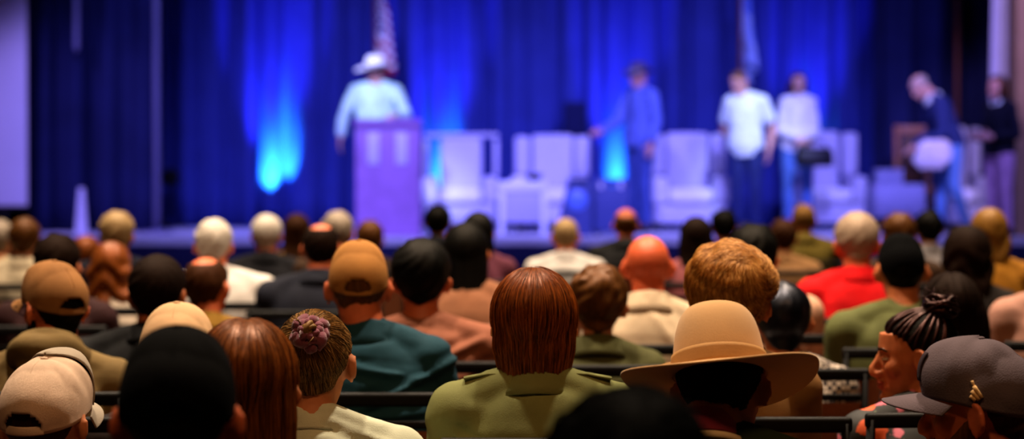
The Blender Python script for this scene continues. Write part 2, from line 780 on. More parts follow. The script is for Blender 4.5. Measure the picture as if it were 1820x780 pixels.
def torso(g, sk, e, t0=0., t1=1.):
    p0, p1 = sk['pel'] - sk['up'] * .09, sk['c7']
    cm = sk.get('bow', V(0, 0, 0))
    pts, rad = [], []
    secs = SEC_F if sk['fem'] else SEC_M
    ws = sk['sw'] / (.172 if sk['fem'] else .195)
    fat = sk['fat']
    ts = sorted({t0, t1} | {s[0] for s in secs if t0 < s[0] < t1})
    for t in ts:
        a = np.interp(t, [s[0] for s in secs], [s[1] for s in secs])
        b = np.interp(t, [s[0] for s in secs], [s[2] for s in secs])
        k = 1 + (fat - 1) * max(0, 1 - t / .95)
        wk = 1 + (ws - 1) * min(1, t / .6)
        pts.append(p0.lerp(p1, t) + cm * math.sin(PI * t))
        rad.append((a * k * wk * sk['bs'] + e, b * (1 + (fat - 1) * 1.2 * max(0, 1 - t / .9)) * sk['bs'] + e))
    g.tube(pts, rad, 28, sk['side'])


def shoulders(g, sk, e):
    for s in ('L', 'R'):
        sh = sk['sh' + s]
        ch = sk['c7'].lerp(sk['pel'], .16) + (sh - sk['c7']) * .25
        g.tube([ch, sh], [.062 + e, .056 + e], 14)
        g.ell(sh, (.058 + e,) * 3)
        up = sk['c7'] + (sk['hc'] - sk['c7']) * .12
        g.tube([up, up.lerp(sh, .5) + sk['up'] * .004, sh + sk['up'] * .012], [.040 + e * .6, .042 + e, .042 + e], 12)


def arm(g, sk, s, e, f0=0., f1=2.):
    a, b, c = sk['sh' + s], sk['el' + s], sk['wr' + s]
    k = sk['bs'] * (.9 if sk['fem'] else 1.) * (1 + (sk['fat'] - 1) * .4)
    st = [(0, .056), (.5, .050), (.9, .041), (1., .040), (1.25, .041), (1.6, .034), (1.97, .027)]
    pts, rad = [], []
    for t, r in st:
        if t > f1:
            break
        pts.append(a.lerp(b, t) if t <= 1 else b.lerp(c, t - 1))
        rad.append(r * k + e)
    if f1 < 1.97:
        pts.append(a.lerp(b, f1) if f1 <= 1 else b.lerp(c, f1 - 1))
        rad.append(float(np.interp(f1, [x[0] for x in st], [x[1] for x in st])) * k + e)
    g.tube(pts, rad, 14)
    g.ell(b if f1 > 1 else a, (.041 if f1 > 1 else .05) * k + e, nu=14, nv=8)


def leg(g, sk, s, e, f1=2.):
    a, b, c = sk['hip' + s], sk['kn' + s], sk['an' + s]
    k = sk['bs'] * (1 + (sk['fat'] - 1) * .5)
    st = [(0, .083), (.35, .078), (.85, .058), (1., .055), (1.3, .054), (1.7, .040), (2, .037)]
    g.tube([a.lerp(b, t) if t <= 1 else b.lerp(c, t - 1) for t, r in st if t <= f1], [r * k + e for t, r in st if t <= f1], 16)
    g.ell(b, .056 * k + e, nu=16, nv=10)
    g.ell(a, .083 * k + e, nu=16, nv=10)


def shoe_mesh():
    if 'shoe' not in HCACHE:
        g = G()
        ys = [-.075, -.06, -.02, .04, .10, .155, .185]
        g.tube([(0, y, z) for y, z in zip(ys, (.045, .05, .05, .042, .034, .028, .024))],
               [(.022, .040), (.036, .048), (.040, .049), (.042, .040), (.046, .032), (.042, .026), (.02, .014)], 18, V(1, 0, 0))
        g.tube([(0, -.02, .05), (0, -.035, .10)], [.040, .042], 14)
        HCACHE['shoe'] = remesh(g, .008, 3)
    return HCACHE['shoe']


def sit_skel(H, hs=1., sw=.195, fem=False, fat=1., ox=0., fwd=0., bs=1., hx=0.):
    """Joints of a seated figure facing +y; x = 0 is the head, the seat is at z = .44."""
    hc = V(0, .035 + fwd, H - .11 * hs)
    c7 = V(ox * .12 + hx, -.018 + fwd * .6, hc.z - .135 * hs)
    sk = dict(fem=fem, fat=fat, sw=sw, bs=bs, side=V(1, 0, 0), up=V(0, 0, 1))
    sk.update(hc=hc, c7=c7, pel=V(ox, .0, .565))
    o = ox * .55
    shz = c7.z - .052
    for s, n in ((-1, 'L'), (1, 'R')):
        sk['sh' + n] = V(o * .5 + s * (sw - .02), -.008 + fwd * .9, shz - .012)
        sk['el' + n] = V(o + s * (sw + .002), .10 + fwd * .5, max(.70, shz - .27))
        sk['wr' + n] = V(ox + s * .10, .27, .672)
        sk['hip' + n] = V(ox + s * .088, .01, .545)
        sk['kn' + n] = V(ox + s * .115, .355, .53)
        sk['an' + n] = V(ox + s * .115, .35, .10)
        sk['hd' + n] = (V(-s * .35, 1., -.22), V(0, 0, -1))
        sk['ft' + n] = 0.
    sk['yaw'] = 0.
    return sk


def stand_skel(H, hs=1., sw=.195, fem=False, fat=1., bs=1.):
    hc = V(0, .03, H - .11 * hs)
    c7 = V(0, -.012, hc.z - .15 * hs)
    sk = dict(fem=fem, fat=fat, sw=sw, bs=bs, side=V(1, 0, 0), up=V(0, 0, 1), hc=hc, c7=c7, pel=V(0, 0, .545 * H))
    for s, n in ((-1, 'L'), (1, 'R')):
        sk['sh' + n] = V(s * (sw - .02), -.005, c7.z - .064)
        sk['el' + n] = V(s * (sw + .05), -.02, c7.z - .34)
        sk['wr' + n] = V(s * (sw + .06), .06, c7.z - .585)
        sk['hip' + n] = V(s * .088, 0, .515 * H)
        sk['kn' + n] = V(s * .095, .01, .285 * H)
        sk['an' + n] = V(s * .10, -.02, .085)
        sk['hd' + n] = (V(0, .15, -1), V(-s, 0, 0))
        sk['ft' + n] = 0.
    sk['yaw'] = 0.
    return sk


def head_matrix(sk, yaw=0, pitch=0, roll=0, hs=1.):
    """yaw > 0 turns to the figure's left, pitch > 0 looks down, roll > 0 tips towards its right."""
    Rm = Matrix.Rotation(R(yaw), 4, 'Z') @ Matrix.Rotation(R(-pitch), 4, 'X') @ Matrix.Rotation(R(roll), 4, 'Y')
    return Matrix.Translation(sk['hc']) @ Rm @ Matrix.Scale(hs, 4)


def body_mesh(sk, HM, vox=.012, sm=2, lidz=.30):
    g = G()
    head_parts(g, HM, True, sk['fem'])
    nk = .047 if sk['fem'] else .056
    nk *= 1 + (sk['fat'] - 1) * .5
    nb = HM @ V(0, -.022, -.045)
    g.tube([nb, nb.lerp(sk['c7'] + V(0, .012, 0), .55), sk['c7'] - sk['up'] * .03], [(nk, nk * 1.08), (nk * .98, nk * 1.04), (nk * 1.25, nk * 1.2)], 18, sk['side'])
    torso(g, sk, 0)
    shoulders(g, sk, 0)
    for s in 'LR':
        arm(g, sk, s, 0)
        d, n = sk['hd' + s]
        hand(g, sk['wr' + s], d, n, -1 if s == 'L' else 1, sk.get('curl', .3))
        leg(g, sk, s, 0)
        a = sk['an' + s]
        fy = Matrix.Rotation(sk['ft' + s], 3, 'Z')
        g.tube([a + V(0, 0, .02), a - V(0, 0, .045)], [.036, .036], 12)
        g.tube([a + fy @ V(0, -.04, -.05), a + fy @ V(0, .06, -.05), a + fy @ V(0, .15, -.06)], [(.03, .03), (.036, .026), (.03, .016)], 12)
    me = remesh(g, vox, sm)
    P = co(me)
    Mi = np.array(HM.inverted())
    L = P @ Mi[:3, :3].T + Mi[:3, 3]
    dy = np.zeros(len(L))
    fr = (L[:, 1] > .04) & (np.abs(L[:, 0]) < .08) & (L[:, 2] > -.13) & (L[:, 2] < .1)
    for sx in (-1, 1):
        dy -= .011 * np.exp(-((L[:, 0] - sx * .032) / .015) ** 2 - ((L[:, 2] - .001) / .0105) ** 2)
    dy -= .004 * np.exp(-((L[:, 2] + .0665) / .0022) ** 2) * (np.abs(L[:, 0]) < .022)
    L[:, 1] += dy * fr
    Mf = np.array(HM)
    P = L @ Mf[:3, :3].T + Mf[:3, 3]
    setco(me, P)
    # lips, eyes and brows share the body's mesh as separate material regions
    cen = np.empty(len(me.polygons) * 3)
    me.polygons.foreach_get('center', cen)
    C = cen.reshape(-1, 3) @ Mi[:3, :3].T + Mi[:3, 3]
    li = ((C[:, 0] / .024) ** 2 + ((C[:, 2] + .0665) / .0125) ** 2 < 1) & (C[:, 1] > .085)
    mi = np.where(li, 1, 0)
    bm = bmesh.new()
    bm.from_mesh(me)
    for f, k in zip(bm.faces, mi):
        f.material_index = int(k)
    hs = HM.to_scale()[0]
    for sx in (-1, 1):
        Me = HM @ Matrix.Translation((sx * .031, .0735, .001)) @ Matrix.Rotation(-PI / 2, 4, 'X')
        r = bmesh.ops.create_uvsphere(bm, u_segments=14, v_segments=12, radius=.0112, matrix=Me)
        ax = (Me.to_3x3() @ V(0, 0, 1)).normalized()
        c0 = Me.translation
        for f in {f for v in r['verts'] for f in v.link_faces}:
            f.material_index = 3 if (f.calc_center_median() - c0).normalized().dot(ax) > .86 else 2
            f.smooth = True
        lid = bmesh.ops.create_uvsphere(bm, u_segments=18, v_segments=16, radius=.0126, matrix=Me)
        upv, fw_ = (HM.to_3x3() @ V(0, 0, 1)).normalized(), (HM.to_3x3() @ V(0, 1, 0)).normalized()
        drop = []
        for f in {f for v in lid['verts'] for f in v.link_faces}:
            dn = (f.calc_center_median() - c0).normalized()
            f.material_index = 0
            f.smooth = True
            if -.42 < dn.dot(upv) < lidz:
                drop.append(f)
        bmesh.ops.delete(bm, geom=drop, context='FACES')
        g2 = G()
        pts = [(sx * x, y, z) for x, y, z in ((.014, .091, .020), (.028, .091, .025), (.042, .082, .024), (.052, .070, .018))]
        g2.tube(pts, [(.002, .003), (.003, .004), (.0025, .0035), (.001, .002)], 8, V(1, 0, 0), HM)
        vs = [bm.verts.new(p) for p in g2.v]
        for f in g2.f:
            fc = bm.faces.new([vs[i] for i in f])
            fc.material_index = 3
            fc.smooth = True
    bm.to_mesh(me)
    bm.free()
    return me


def wrinkle(me, amp, seed, sk, folds=()):
    P = co(me)
    N = normals(me)
    q = np.stack([P[:, 0] * 16, P[:, 1] * 16, P[:, 2] * 30], 1)
    d = vnoise(q, seed, 3) * amp
    q2 = np.stack([P[:, 0] * 34 + P[:, 2] * 26, P[:, 1] * 9, P[:, 2] * 5], 1)
    d += np.maximum(0, vnoise(q2, seed + 5, 2)) ** 2 * amp * 1.4
    for (x0, z0, x1, z1, w, h) in folds:      # straight creases across the back
        a, b = np.array([x0, z0]), np.array([x1, z1])
        ab = b - a
        XZ = P[:, [0, 2]] - a
        t = np.clip(XZ @ ab / (ab @ ab), 0, 1)
        ds = np.linalg.norm(XZ - t[:, None] * ab, axis=1)
        d += 1.9 * h * (np.exp(-(ds / w) ** 2) - .7 * np.exp(-((ds - 1.6 * w) / w) ** 2)) * (P[:, 1] < .02) * np.sin(PI * np.clip(t, .02, .98)) ** .5
    d = np.maximum(d, -.007)
    d *= sstep(0, .06, np.abs(P[:, 2] - sk['c7'].z) + .02)
    setco(me, P + N * d[:, None])


def top_mesh(sk, ease=.014, sleeve=1.9, hem=.06, vox=.012, amp=.004, seed=1, folds=(), neck=.985):
    g = G()
    torso(g, sk, ease, hem, neck)
    shoulders(g, sk, ease * .85)
    for s in 'LR':
        arm(g, sk, s, ease * .9, 0, sleeve)
    nk = (.047 if sk['fem'] else .056) * (1 + (sk['fat'] - 1) * .5)
    g.tube([sk['c7'] - sk['up'] * .05, sk['c7'] - sk['up'] * .01 + V(0, .006, 0), sk['c7'] + sk['up'] * .012 + V(0, .010, 0)],
           [(nk + .05, nk + .03), (nk + .022, nk + .018), (nk + .012, nk + .012)], 20, sk['side'])
    me = remesh(g, vox, 3)
    wrinkle(me, amp, seed, sk, folds)
    return me


def trouser_mesh(sk, vox=.014, e=.012):
    g = G()
    torso(g, sk, e * .6, 0, .22)
    for s in 'LR':
        leg(g, sk, s, e, 2)
    return remesh(g, vox, 2)


def ring(g, c, rx, ry, prof, n=40, tilt=0., back=0., gap=0.):
    """Sweep a closed profile [(out, z)] around an ellipse; back raises the rear (-y)."""
    m = len(prof)
    vs, fs = [], []
    Rt = Matrix.Rotation(tilt, 3, 'X')
    for i in range(n):
        a = 2 * PI * i / n
        bk = (.5 - .5 * math.sin(a)) * back
        op = gap * max(0, math.sin(a)) ** 6
        for o, z in prof:
            vs.append(Vector(c) + Rt @ V((rx + o) * math.cos(a), (ry + o) * math.sin(a), z + bk - op))
    for i in range(n):
        for k in range(m):
            fs.append((i * m + k, ((i + 1) % n) * m + k, ((i + 1) % n) * m + (k + 1) % m, i * m + (k + 1) % m))
    g.add(vs, fs)


def collar_mesh(sk, kind, k=1.):
    g = G()
    c = sk['c7'] + V(0, .014, 0)
    f = .9 if sk['fem'] else 1.
    if kind == 'crew':
        ring(g, c + V(0, 0, -.010), .070 * f * k, .066 * f * k, [(0, 0), (.009, -.004), (.015, -.016), (.004, -.014)], tilt=R(-14), back=.012)
    elif kind == 'shirt':
        ring(g, c + V(0, .002, -.016), .062 * f * k, .061 * f * k, [(0, 0), (.002, .026), (.004, .044), (.008, .046), (.013, .036), (.024, .000), (.036, -.028), (.030, -.030), (.014, .008), (.007, .030), (.006, .0)],
             tilt=R(-16), back=.010, gap=.02)
    elif kind == 'jacket':
        ring(g, c + V(0, .0, -.022), .070 * f * k, .068 * f * k, [(0, 0), (.002, .038), (.006, .050), (.012, .050), (.020, .036), (.032, .0), (.040, -.022), (.034, -.022), (.012, .0)],
             tilt=R(-18), back=.008, gap=.03)
    elif kind == 'hood':
        pts, rad = [], []
        for i in range(28):
            a = 2 * PI * i / 28
            bk = .5 - .5 * math.sin(a)
            pts.append(c + V(.092 * math.cos(a), .085 * math.sin(a) - .028 * bk, -.005 + .035 * bk - .03 * (1 - bk)))
            rad.append((.026 + .020 * bk + .004 * math.sin(5 * a), .022 + .018 * bk))
        g.tube(pts, rad, 14, V(0, 0, 1), closed=True)
        pts = [c + V(.075 * math.cos(a), .07 * math.sin(a) - .02, .045 - .028 * math.sin(a)) for a in np.linspace(0, 2 * PI, 24, endpoint=False)]
        g.tube(pts, .016, 10, V(0, 0, 1), closed=True)
        g.tube([c + V(0, -.10, .02), c + V(.01, -.125, -.05), c + V(0, -.115, -.12)], [(.085, .035), (.08, .036), (.03, .016)], 18, V(1, 0, 0))
        me = remesh(g, .008, 3)
        P = co(me); N = normals(me)
        q = np.stack([P[:, 0] * 22, P[:, 1] * 26, P[:, 2] * 40 + P[:, 0] * 14], 1)
        setco(me, P + N * (vnoise(q, 3, 2) * .007)[:, None])
        return me
    return g.mesh()


# ------------------------------------------------------------------ chairs
METAL = mat('black_frame', '#060507', .6, .15, var=.1, bump=.05)
BROWN = mat('brown_back_fabric', '#6b3a20', .85, .2, var=.12, nscale=60, bump=.3)
SEATF = mat('brown_seat_fabric', '#4a2a1c', .9, .2, var=.12, nscale=60, bump=.3)


class Chair:
    def __init__(s):
        w = .225
        s.parts = []
        for sx in (-1, 1):
            g = G()
            g.tube([(sx * w, -.20, .0), (sx * w, -.19, .44), (sx * w, -.205, .70), (sx * w, -.222, .968)], [(.011, .016)] * 4, 12, V(1, 0, 0))
            s.parts.append(('rear_leg', g.mesh(), METAL))
            g = G()
            g.tube([(sx * w, .245, .0), (sx * w, .235, .40)], [.012, .012], 12)
            s.parts.append(('front_leg', g.mesh(), METAL))
            g = G()
            g.tube([(sx * w, -.19, .392), (sx * w, .24, .392)], .011, 10)
            s.parts.append(('side_rail', g.mesh(), METAL))
        g = G()
        g.box((-w - .014, -.236, .945), (w + .014, -.206, .982), .009, seg=3)
        s.parts.append(('top_rail', g.mesh(), METAL))
        g = G()
        g.box((-w + .008, -.224, .885), (w - .008, -.204, .906), .006)
        s.parts.append(('middle_rail', g.mesh(), METAL))
        g = G()

        def PB(u, t):
            x = (u - .5) * 2 * (w - .013)
            return V(x, -.190 - .010 * (1 - (2 * u - 1) ** 2) - .016 * t, .50 + .38 * t)
        g.grid(PB, 14, 10)
        s.parts.append(('back_panel', baked(g.mesh(), [('SOLIDIFY', dict(thickness=.016, offset=1)), ('BEVEL', dict(width=.004, segments=2))]), BROWN))
        g = G()
        g.box((-w + .013, -.18, .385), (w - .013, .255, .438), .02, seg=3)
        s.parts.append(('seat', g.mesh(), SEATF))

    def put(s, x, y, label, rz=0.):
        r = empty('chair', T(x, y, 0, rz))
        tag(r, label, 'chair', 'black framed audience chairs')
        for n, me, m in s.parts:
            obj(n, me, m, r)
        return r


CH = Chair()


# ------------------------------------------------------------------ people
def eyeglasses(sk_parent, HM, col='#10131c'):
    g = G()
    for sx in (-1, 1):
        pts = [V(sx * .033 + .024 * math.cos(a), .100 - .1 * (.024 * math.cos(a)) ** 2, -.002 + .019 * math.sin(a)) for a in np.linspace(0, 2 * PI, 20, endpoint=False)]
        g.tube(pts, .0018, 6, closed=True)
        g.tube([(sx * .057, .099, .004), (sx * .074, .085, .006), (sx * .080, .02, .008), (sx * .081, -.012, .010), (sx * .079, -.03, -.008)], .0022, 8)
    g.tube([(-.010, .101, .002), (0, .104, .004), (.010, .101, .002)], .0016, 6)
    return obj('glasses', g.mesh(), mat('glasses_frame', col, .25, .6, var=.05, bump=0), sk_parent, HM)


def beard_mesh(th=.012, seed=2):
    key = ('beard', th)
    if key in HCACHE:
        return HCACHE[key]
    line = np.interp(AZ, [0, 20, 45, 75, 90, 100, 180], [-.078, -.066, -.05, -.015, .01, -.2, -.3])
    m = sstep(.010, -.008, P0[:, 2] - line) * (AZ < 98) * sstep(-.13, -.11, P0[:, 2])
    nz = vnoise(DIRS * 40, seed, 2)
    off = -.006 + (th * (.8 + .3 * nz) + .006) * m
    P = np.array(HC) + DIRS * (RAD + off)[:, None]
    st = strand_tubes(P, SPH_F, 900, .02, .0007, lambda p, n: V(0, .2, -1), .003, seed,
                      lambda p: p.y > .0 and p.z < -.03 and (p - TBVH.find_nearest(p)[0]).length > .003 and p.z > -.13)
    HCACHE[key] = hair_mesh(P, shell_faces(m), st)
    return HCACHE[key]


COUNT = [0]


def person(px, top, s, label, skin_c, topkind, top_m, hair=None, hair_m=None, cap=None, cap_m=None, sex='m', yaw=0, pitch=0, roll=0,
           hs=1., sw=None, fat=1., ox=0., fwd=0., collar='crew', collar_m=None, extra=0.014, vox=None, folds=(), amp=.004, seat=None,
           sleeve=1.92, body_yaw=0., hx=0., beard=None, glasses=False, ease=.014, trouser='#1d2230', ck=1., chair=True, capkw=None, visor_m=None, lidz=.30, c7z=0.):
    """One seated member of the audience, its chair, clothes, hair and headwear."""
    COUNT[0] += 1
    d = F / s
    w = at(px, top, d)
    Hs = w.z - extra * hs
    fem = sex == 'f'
    sw = sw or (.172 if fem else .195)
    if vox is None:
        vox = .009 if s > 600 else (.011 if s > 420 else .015)
    sk = sit_skel(Hs, hs, sw, fem, fat, ox, fwd, 1., hx)
    if c7z:
        sk['c7'].z += c7z
        for n in 'LR':
            sk['sh' + n].z += c7z * .8
            sk['el' + n].z += c7z * .5
    HM = head_matrix(sk, yaw, pitch, roll, hs)
    # keep the skull's top at the height seen, whatever the tilt of the head
    body = obj('person', body_mesh(sk, HM, vox, 2, lidz), [skin(skin_c), lips(skin_c), EYEW, EYED])
    body.matrix_local = T(w.x, d - .035 - fwd, 0, R(body_yaw))
    tag(body, label, 'person', 'seated audience')
    t = obj(topkind, top_mesh(sk, ease, sleeve, .06, max(vox, .009), amp, COUNT[0], folds), top_m, body)
    if collar:
        obj('hood' if collar == 'hood' else 'collar', collar_mesh(sk, collar, ck), collar_m or top_m, t)
    obj('trousers', trouser_mesh(sk, max(vox, .012)), cloth('trouser_cloth', trouser), body)
    for q in 'LR':
        a = sk['an' + q]
        obj('shoe', shoe_mesh(), mat('shoe_leather', '#14100e', .5, .4), body, T(a.x, a.y, 0))
    if hair is not None:
        obj('hair', hair, hair_m, body, HM)
    if cap is not None:
        me, vis, but, strap = cap
        c = obj('cap', me, cap_m, body, HM)
        obj('visor', vis, visor_m or cap_m, c)
        obj('button', but, cap_m, c)
        if strap:
            obj('strap', strap, cap_m, c)
    if beard:
        obj('beard', beard_mesh(), beard, body, HM)
    if glasses:
        eyeglasses(body, HM)
    if chair:
        CH.put(w.x + ox * math.cos(R(body_yaw)), d - .035 - fwd, 'black framed chair with brown back under the ' + (seat or label), R(body_yaw))
    body['hx'] = 0
    return body, sk, HM, t


KEY, WASH, UPW, UPW2, AMB = 4600., 4900., 1600., 1500., .006

# ------------------------------------------------------------------ the setting
SZ = .95                         # stage height
YF, YB = 22.0, 26.9              # stage front edge, backdrop curtain


def flat_obj(name, lo, hi, m, kind='structure', bev=0.):
    g = G()
    g.box(lo, hi, bev)
    return tag(obj(name, g.mesh(smooth=False), m), kind=kind)


carpet = mat('dark_carpet', '#2a1a16', .95, .1, var=.3, nscale=80, bump=.5, bscale=300)
flat_obj('floor', (-9, -2, -.06), (9, 28.2, 0), carpet)
flat_obj('stage_floor', (-8.9, YF, SZ - .06), (8.9, 28.0, SZ), mat('stage_boards', '#d4d0e0', .5, .5, var=.12, nscale=6, bump=.1))
flat_obj('trim_1', (-8.9, YF - .03, .0), (8.9, YF + .03, SZ - .062), mat('stage_skirt', '#23244a', .9, .1, var=.2, bump=.3))
flat_obj('wall_back', (-9, 28.0, 0), (9, 28.2, 8), mat('back_wall', '#1a1a26', .9, .1))
flat_obj('wall_left', (-9.2, -2, 0), (-9, 28.2, 8), mat('side_wall', '#4a3a34', .9, .1))
flat_obj('wall_right', (9, -2, 0), (9.2, 28.2, 8), mat('side_wall', '#4a3a34', .9, .1))


def curtain(name, px0, px1, y, z0, z1, m, label, wl=.26, amp=.07, seed=1, tilt=0., group=None):
    x0, x1 = at(px0, 390, y).x, at(px1, 390, y).x
    rs = np.random.RandomState(seed)
    n = max(2, int((x1 - x0) / wl))
    us = [0]
    for _ in range(n):
        us.append(us[-1] + .6 + .8 * rs.rand())
    us = np.array(us) / us[-1]
    am = .55 + .75 * rs.rand(n + 1)

    def P(u, t):
        k = np.interp(u, us, np.arange(n + 1))
        ph = k * 2 * PI
        z = z0 + (z1 - z0) * t
        a = amp * np.interp(k, np.arange(n + 1), am) * (1 + .25 * (1 - t))
        yy = y + a * math.sin(ph + .3 * math.sin(z * 1.3 + seed)) + .3 * a * math.sin(2.1 * ph + seed)
        return V(x0 + (x1 - x0) * u + .03 * math.cos(ph) + tilt * t, yy, z)
    g = G()
    g.grid(P, n * 14, 14)
    o = obj(name, baked(g.mesh(fix=False), [('SOLIDIFY', dict(thickness=.008, offset=0))]), m)
    return tag(o, label, 'curtain', group)


vel = mat('blue_velour', '#27307a', .85, .12, var=.10, nscale=3, bump=.3, bscale=120)
dark = mat('dark_velour', '#161a44', .85, .12, var=.15, nscale=3, bump=.3, bscale=120)
pale = mat('pale_drape', '#b9b2cc', .8, .2, var=.06, nscale=3, bump=.2)
CG = 'stage drapes'
edges = [268, 452, 560, 745, 905, 1062, 1215, 1330, 1560]
names = ['blue stage curtain behind the white haired man and the thin light strip', 'blue stage curtain lit by the brightest cyan uplight',
         'dim blue stage curtain directly left of the lectern speaker', 'blue stage curtain behind the striped flag and first pale armchair',
         'dim blue stage curtain between the first two pale armchairs', 'blue stage curtain behind the man in the dark broad hat',
         'dim blue stage curtain left of the pale blue flag', 'bright blue stage curtain behind the long haired woman on stage']
for k in range(8):
    curtain('stage_curtain', edges[k] - 4, edges[k + 1] + 4, YB + (.13 if k % 2 else -.10), SZ + .012, 6.0, vel, names[k], .30, .06, 11 + k, 0, CG)
curtain('leg_curtain', 50, 274, 24.6, SZ + .012, 6.0, dark, 'nearly black side curtain at the left of the stage', .30, .08, 31, 0, CG)
curtain('leg_curtain', 1548, 1765, 26.2, SZ + .012, 6.0, dark, 'nearly black side curtain at the right of the stage', .34, .08, 37, 0, CG)
curtain('side_drape', 1750, 1800, 23.6, 1.35, 6.0, pale, 'pale lavender drape hanging at the far right of the stage', .2, .04, 41, .10, CG)

# pale panel at the far left, tan pier at the far right
x0, x1 = at(-150, 390, 24.3).x, at(49, 390, 24.3).x
r = empty('projection_screen', T((x0 + x1) / 2, 24.3, SZ))
tag(r, 'tall pale lavender lit screen at the left end of the stage', 'screen')
hw = (x1 - x0) / 2
zb = at(0, 372, 24.3).z - SZ
SCRM = mat('screen_cloth', '#d6cfe6', .8, .2, var=.04, nscale=2, bump=0)
box_obj('screen_surface', (-hw + .03, -.015, zb + .04), (hw - .0, .015, 4.6), .004, SCRM, r)
for nm, lo, hi in (('frame', (-hw, -.03, zb), (hw + .02, .03, zb + .04)), ('frame', (-hw, -.03, 4.6), (hw + .02, .03, 4.66)),):
    box_obj(nm, lo, hi, .006, METAL, r)
for sx in (-.6, .6):
    box_obj('leg', (sx * hw - .03, -.03, .0), (sx * hw + .03, .03, zb), .006, METAL, r)
    box_obj('foot', (sx * hw - .04, -.3, .0), (sx * hw + .04, .3, .04), .006, METAL, r)
xr0 = at(1797, 390, 22.9).x
flat_obj('pillar_1', (xr0, 22.7, SZ), (xr0 + 1.6, 23.1, 8), mat('tan_plaster', '#8a6a52', .85, .2, var=.1, nscale=5))


# added pale uprights standing in for lines of light by the dark curtain
def strip(px, yt, yb, d, w0, w1, label, name, cat, m):
    a, b = at(px, yb, d), at(px, yt, d)
    g = G()
    zb_, zt = max(a.z, SZ), b.z
    g.prism([(a.x - w0 / 2, zb_), (a.x + w0 / 2, zb_), (b.x + w1 / 2, zt), (b.x - w1 / 2, zt)], 1, d - .02, d + .02)
    return tag(obj(name, g.mesh(smooth=False), m), label, cat)


def pole_thing(name, label, cat, px, d, z1, r, m, base=True):
    p = at(px, 390, d)
    e = empty(name, T(p.x, d, SZ))
    tag(e, label, cat)
    tube_obj('upright', [(0, 0, .0), (0, 0, z1 - SZ)], r, m, e, 14)
    g = G()
    g.tube([(0, 0, 0), (0, 0, .015), (0, 0, .03)], [.17, .16, .04], 24)
    obj('base', g.mesh(), m, e)
    return e


lav = mat('pale_painted_metal', '#c4c0da', .5, .4, var=.05, bump=0)
strip(145, 334, 430, 23.6, .13, .055, 'short pale tapered post standing in for a line of light at the left curtain', 'light_line_post', 'post', lav)  # added post for the lower line of light
pole_thing('light_line_pole', 'tall thin pale pole standing in for the line of light by the left curtain', 'pole', 279, 24.2, 6.2, .035, mat('light_line_paint', '#6f6c92', .5, .4, var=.05, bump=0))  # added pole in place of the bright gap beside the curtain
a = at(136, 0, 24.3); b = at(136, 92, 24.3)  # added strip for the upper line of light
g = G()
g.tube([(a.x, 24.3, b.z), (a.x, 24.3, b.z + .05), (a.x, 24.3, 6.0)], [.008, .028, .034], 12)
tag(obj('light_line_strip', g.mesh(), mat('light_line_paint', '#6f6c92', .5, .4, var=.05, bump=0)), 'thin pale strip standing in for a line of light high on the left curtain', 'strip')
pole_thing('wooden_pole', 'thin reddish brown pole rising behind the man bending forward', 'pole', 1700, 25.75, 6.2, .022, mat('red_wood', '#7a4630', .5, .3))


# ------------------------------------------------------------------ flags
def flag_mat(kind):
    nt = NT('flag_cloth_' + kind)
    nt.b.inputs['Roughness'].default_value = .7
    uv = nt.n('ShaderNodeTexCoord')
    sp = nt.n('ShaderNodeSeparateXYZ')
    nt.l(uv.outputs['UV'], sp.inputs[0])

    def M(op, a, b=None, c=None):
        m = nt.n('ShaderNodeMath', operation=op)
        for i, x in enumerate((a, b, c)):
            if x is None:
                continue
            if isinstance(x, (int, float)):
                m.inputs[i].default_value = x
            else:
                nt.l(x, m.inputs[i])
        return m.outputs[0]
    u, v = sp.outputs[0], sp.outputs[1]
    if kind == 'stripes':
        st = M('LESS_THAN', M('FRACT', M('MULTIPLY', v, 6.5)), .5)
        mx = nt.n('ShaderNodeMix', data_type='RGBA')
        nt.l(st, mx.inputs[0])
        mx.inputs[6].default_value = (*lin('#e8e2e0'), 1)
        mx.inputs[7].default_value = (*lin('#a81c2c'), 1)
        # canton with rows of small stars, every second row shifted by half
        inC = M('MULTIPLY', M('LESS_THAN', u, .4), M('GREATER_THAN', v, 6 / 13))
        row = M('MULTIPLY', M('SUBTRACT', v, 6 / 13), 9 * 13 / 7)
        odd = M('MULTIPLY', M('MODULO', M('FLOOR', row), 2.), .5)
        fx = M('SUBTRACT', M('FRACT', M('ADD', M('MULTIPLY', u, 5.5 / .4), odd)), .5)
        fy = M('SUBTRACT', M('FRACT', row), .5)
        ds = M('SQRT', M('ADD', M('MULTIPLY', fx, fx), M('MULTIPLY', fy, fy)))
        star = M('LESS_THAN', ds, .28)
        cn = nt.n('ShaderNodeMix', data_type='RGBA')
        nt.l(star, cn.inputs[0])
        cn.inputs[6].default_value = (*lin('#252a66'), 1)
        cn.inputs[7].default_value = (*lin('#f0eef0'), 1)
        fin = nt.n('ShaderNodeMix', data_type='RGBA')
        nt.l(inC, fin.inputs[0])
        nt.l(mx.outputs[2], fin.inputs[6])
        nt.l(cn.outputs[2], fin.inputs[7])
        nt.l(fin.outputs[2], nt.b.inputs['Base Color'])
    else:
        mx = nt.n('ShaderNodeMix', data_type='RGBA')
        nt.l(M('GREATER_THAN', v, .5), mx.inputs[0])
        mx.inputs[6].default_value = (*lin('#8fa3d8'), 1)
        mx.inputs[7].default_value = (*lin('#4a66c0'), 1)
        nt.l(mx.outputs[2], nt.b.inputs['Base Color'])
    return nt.m


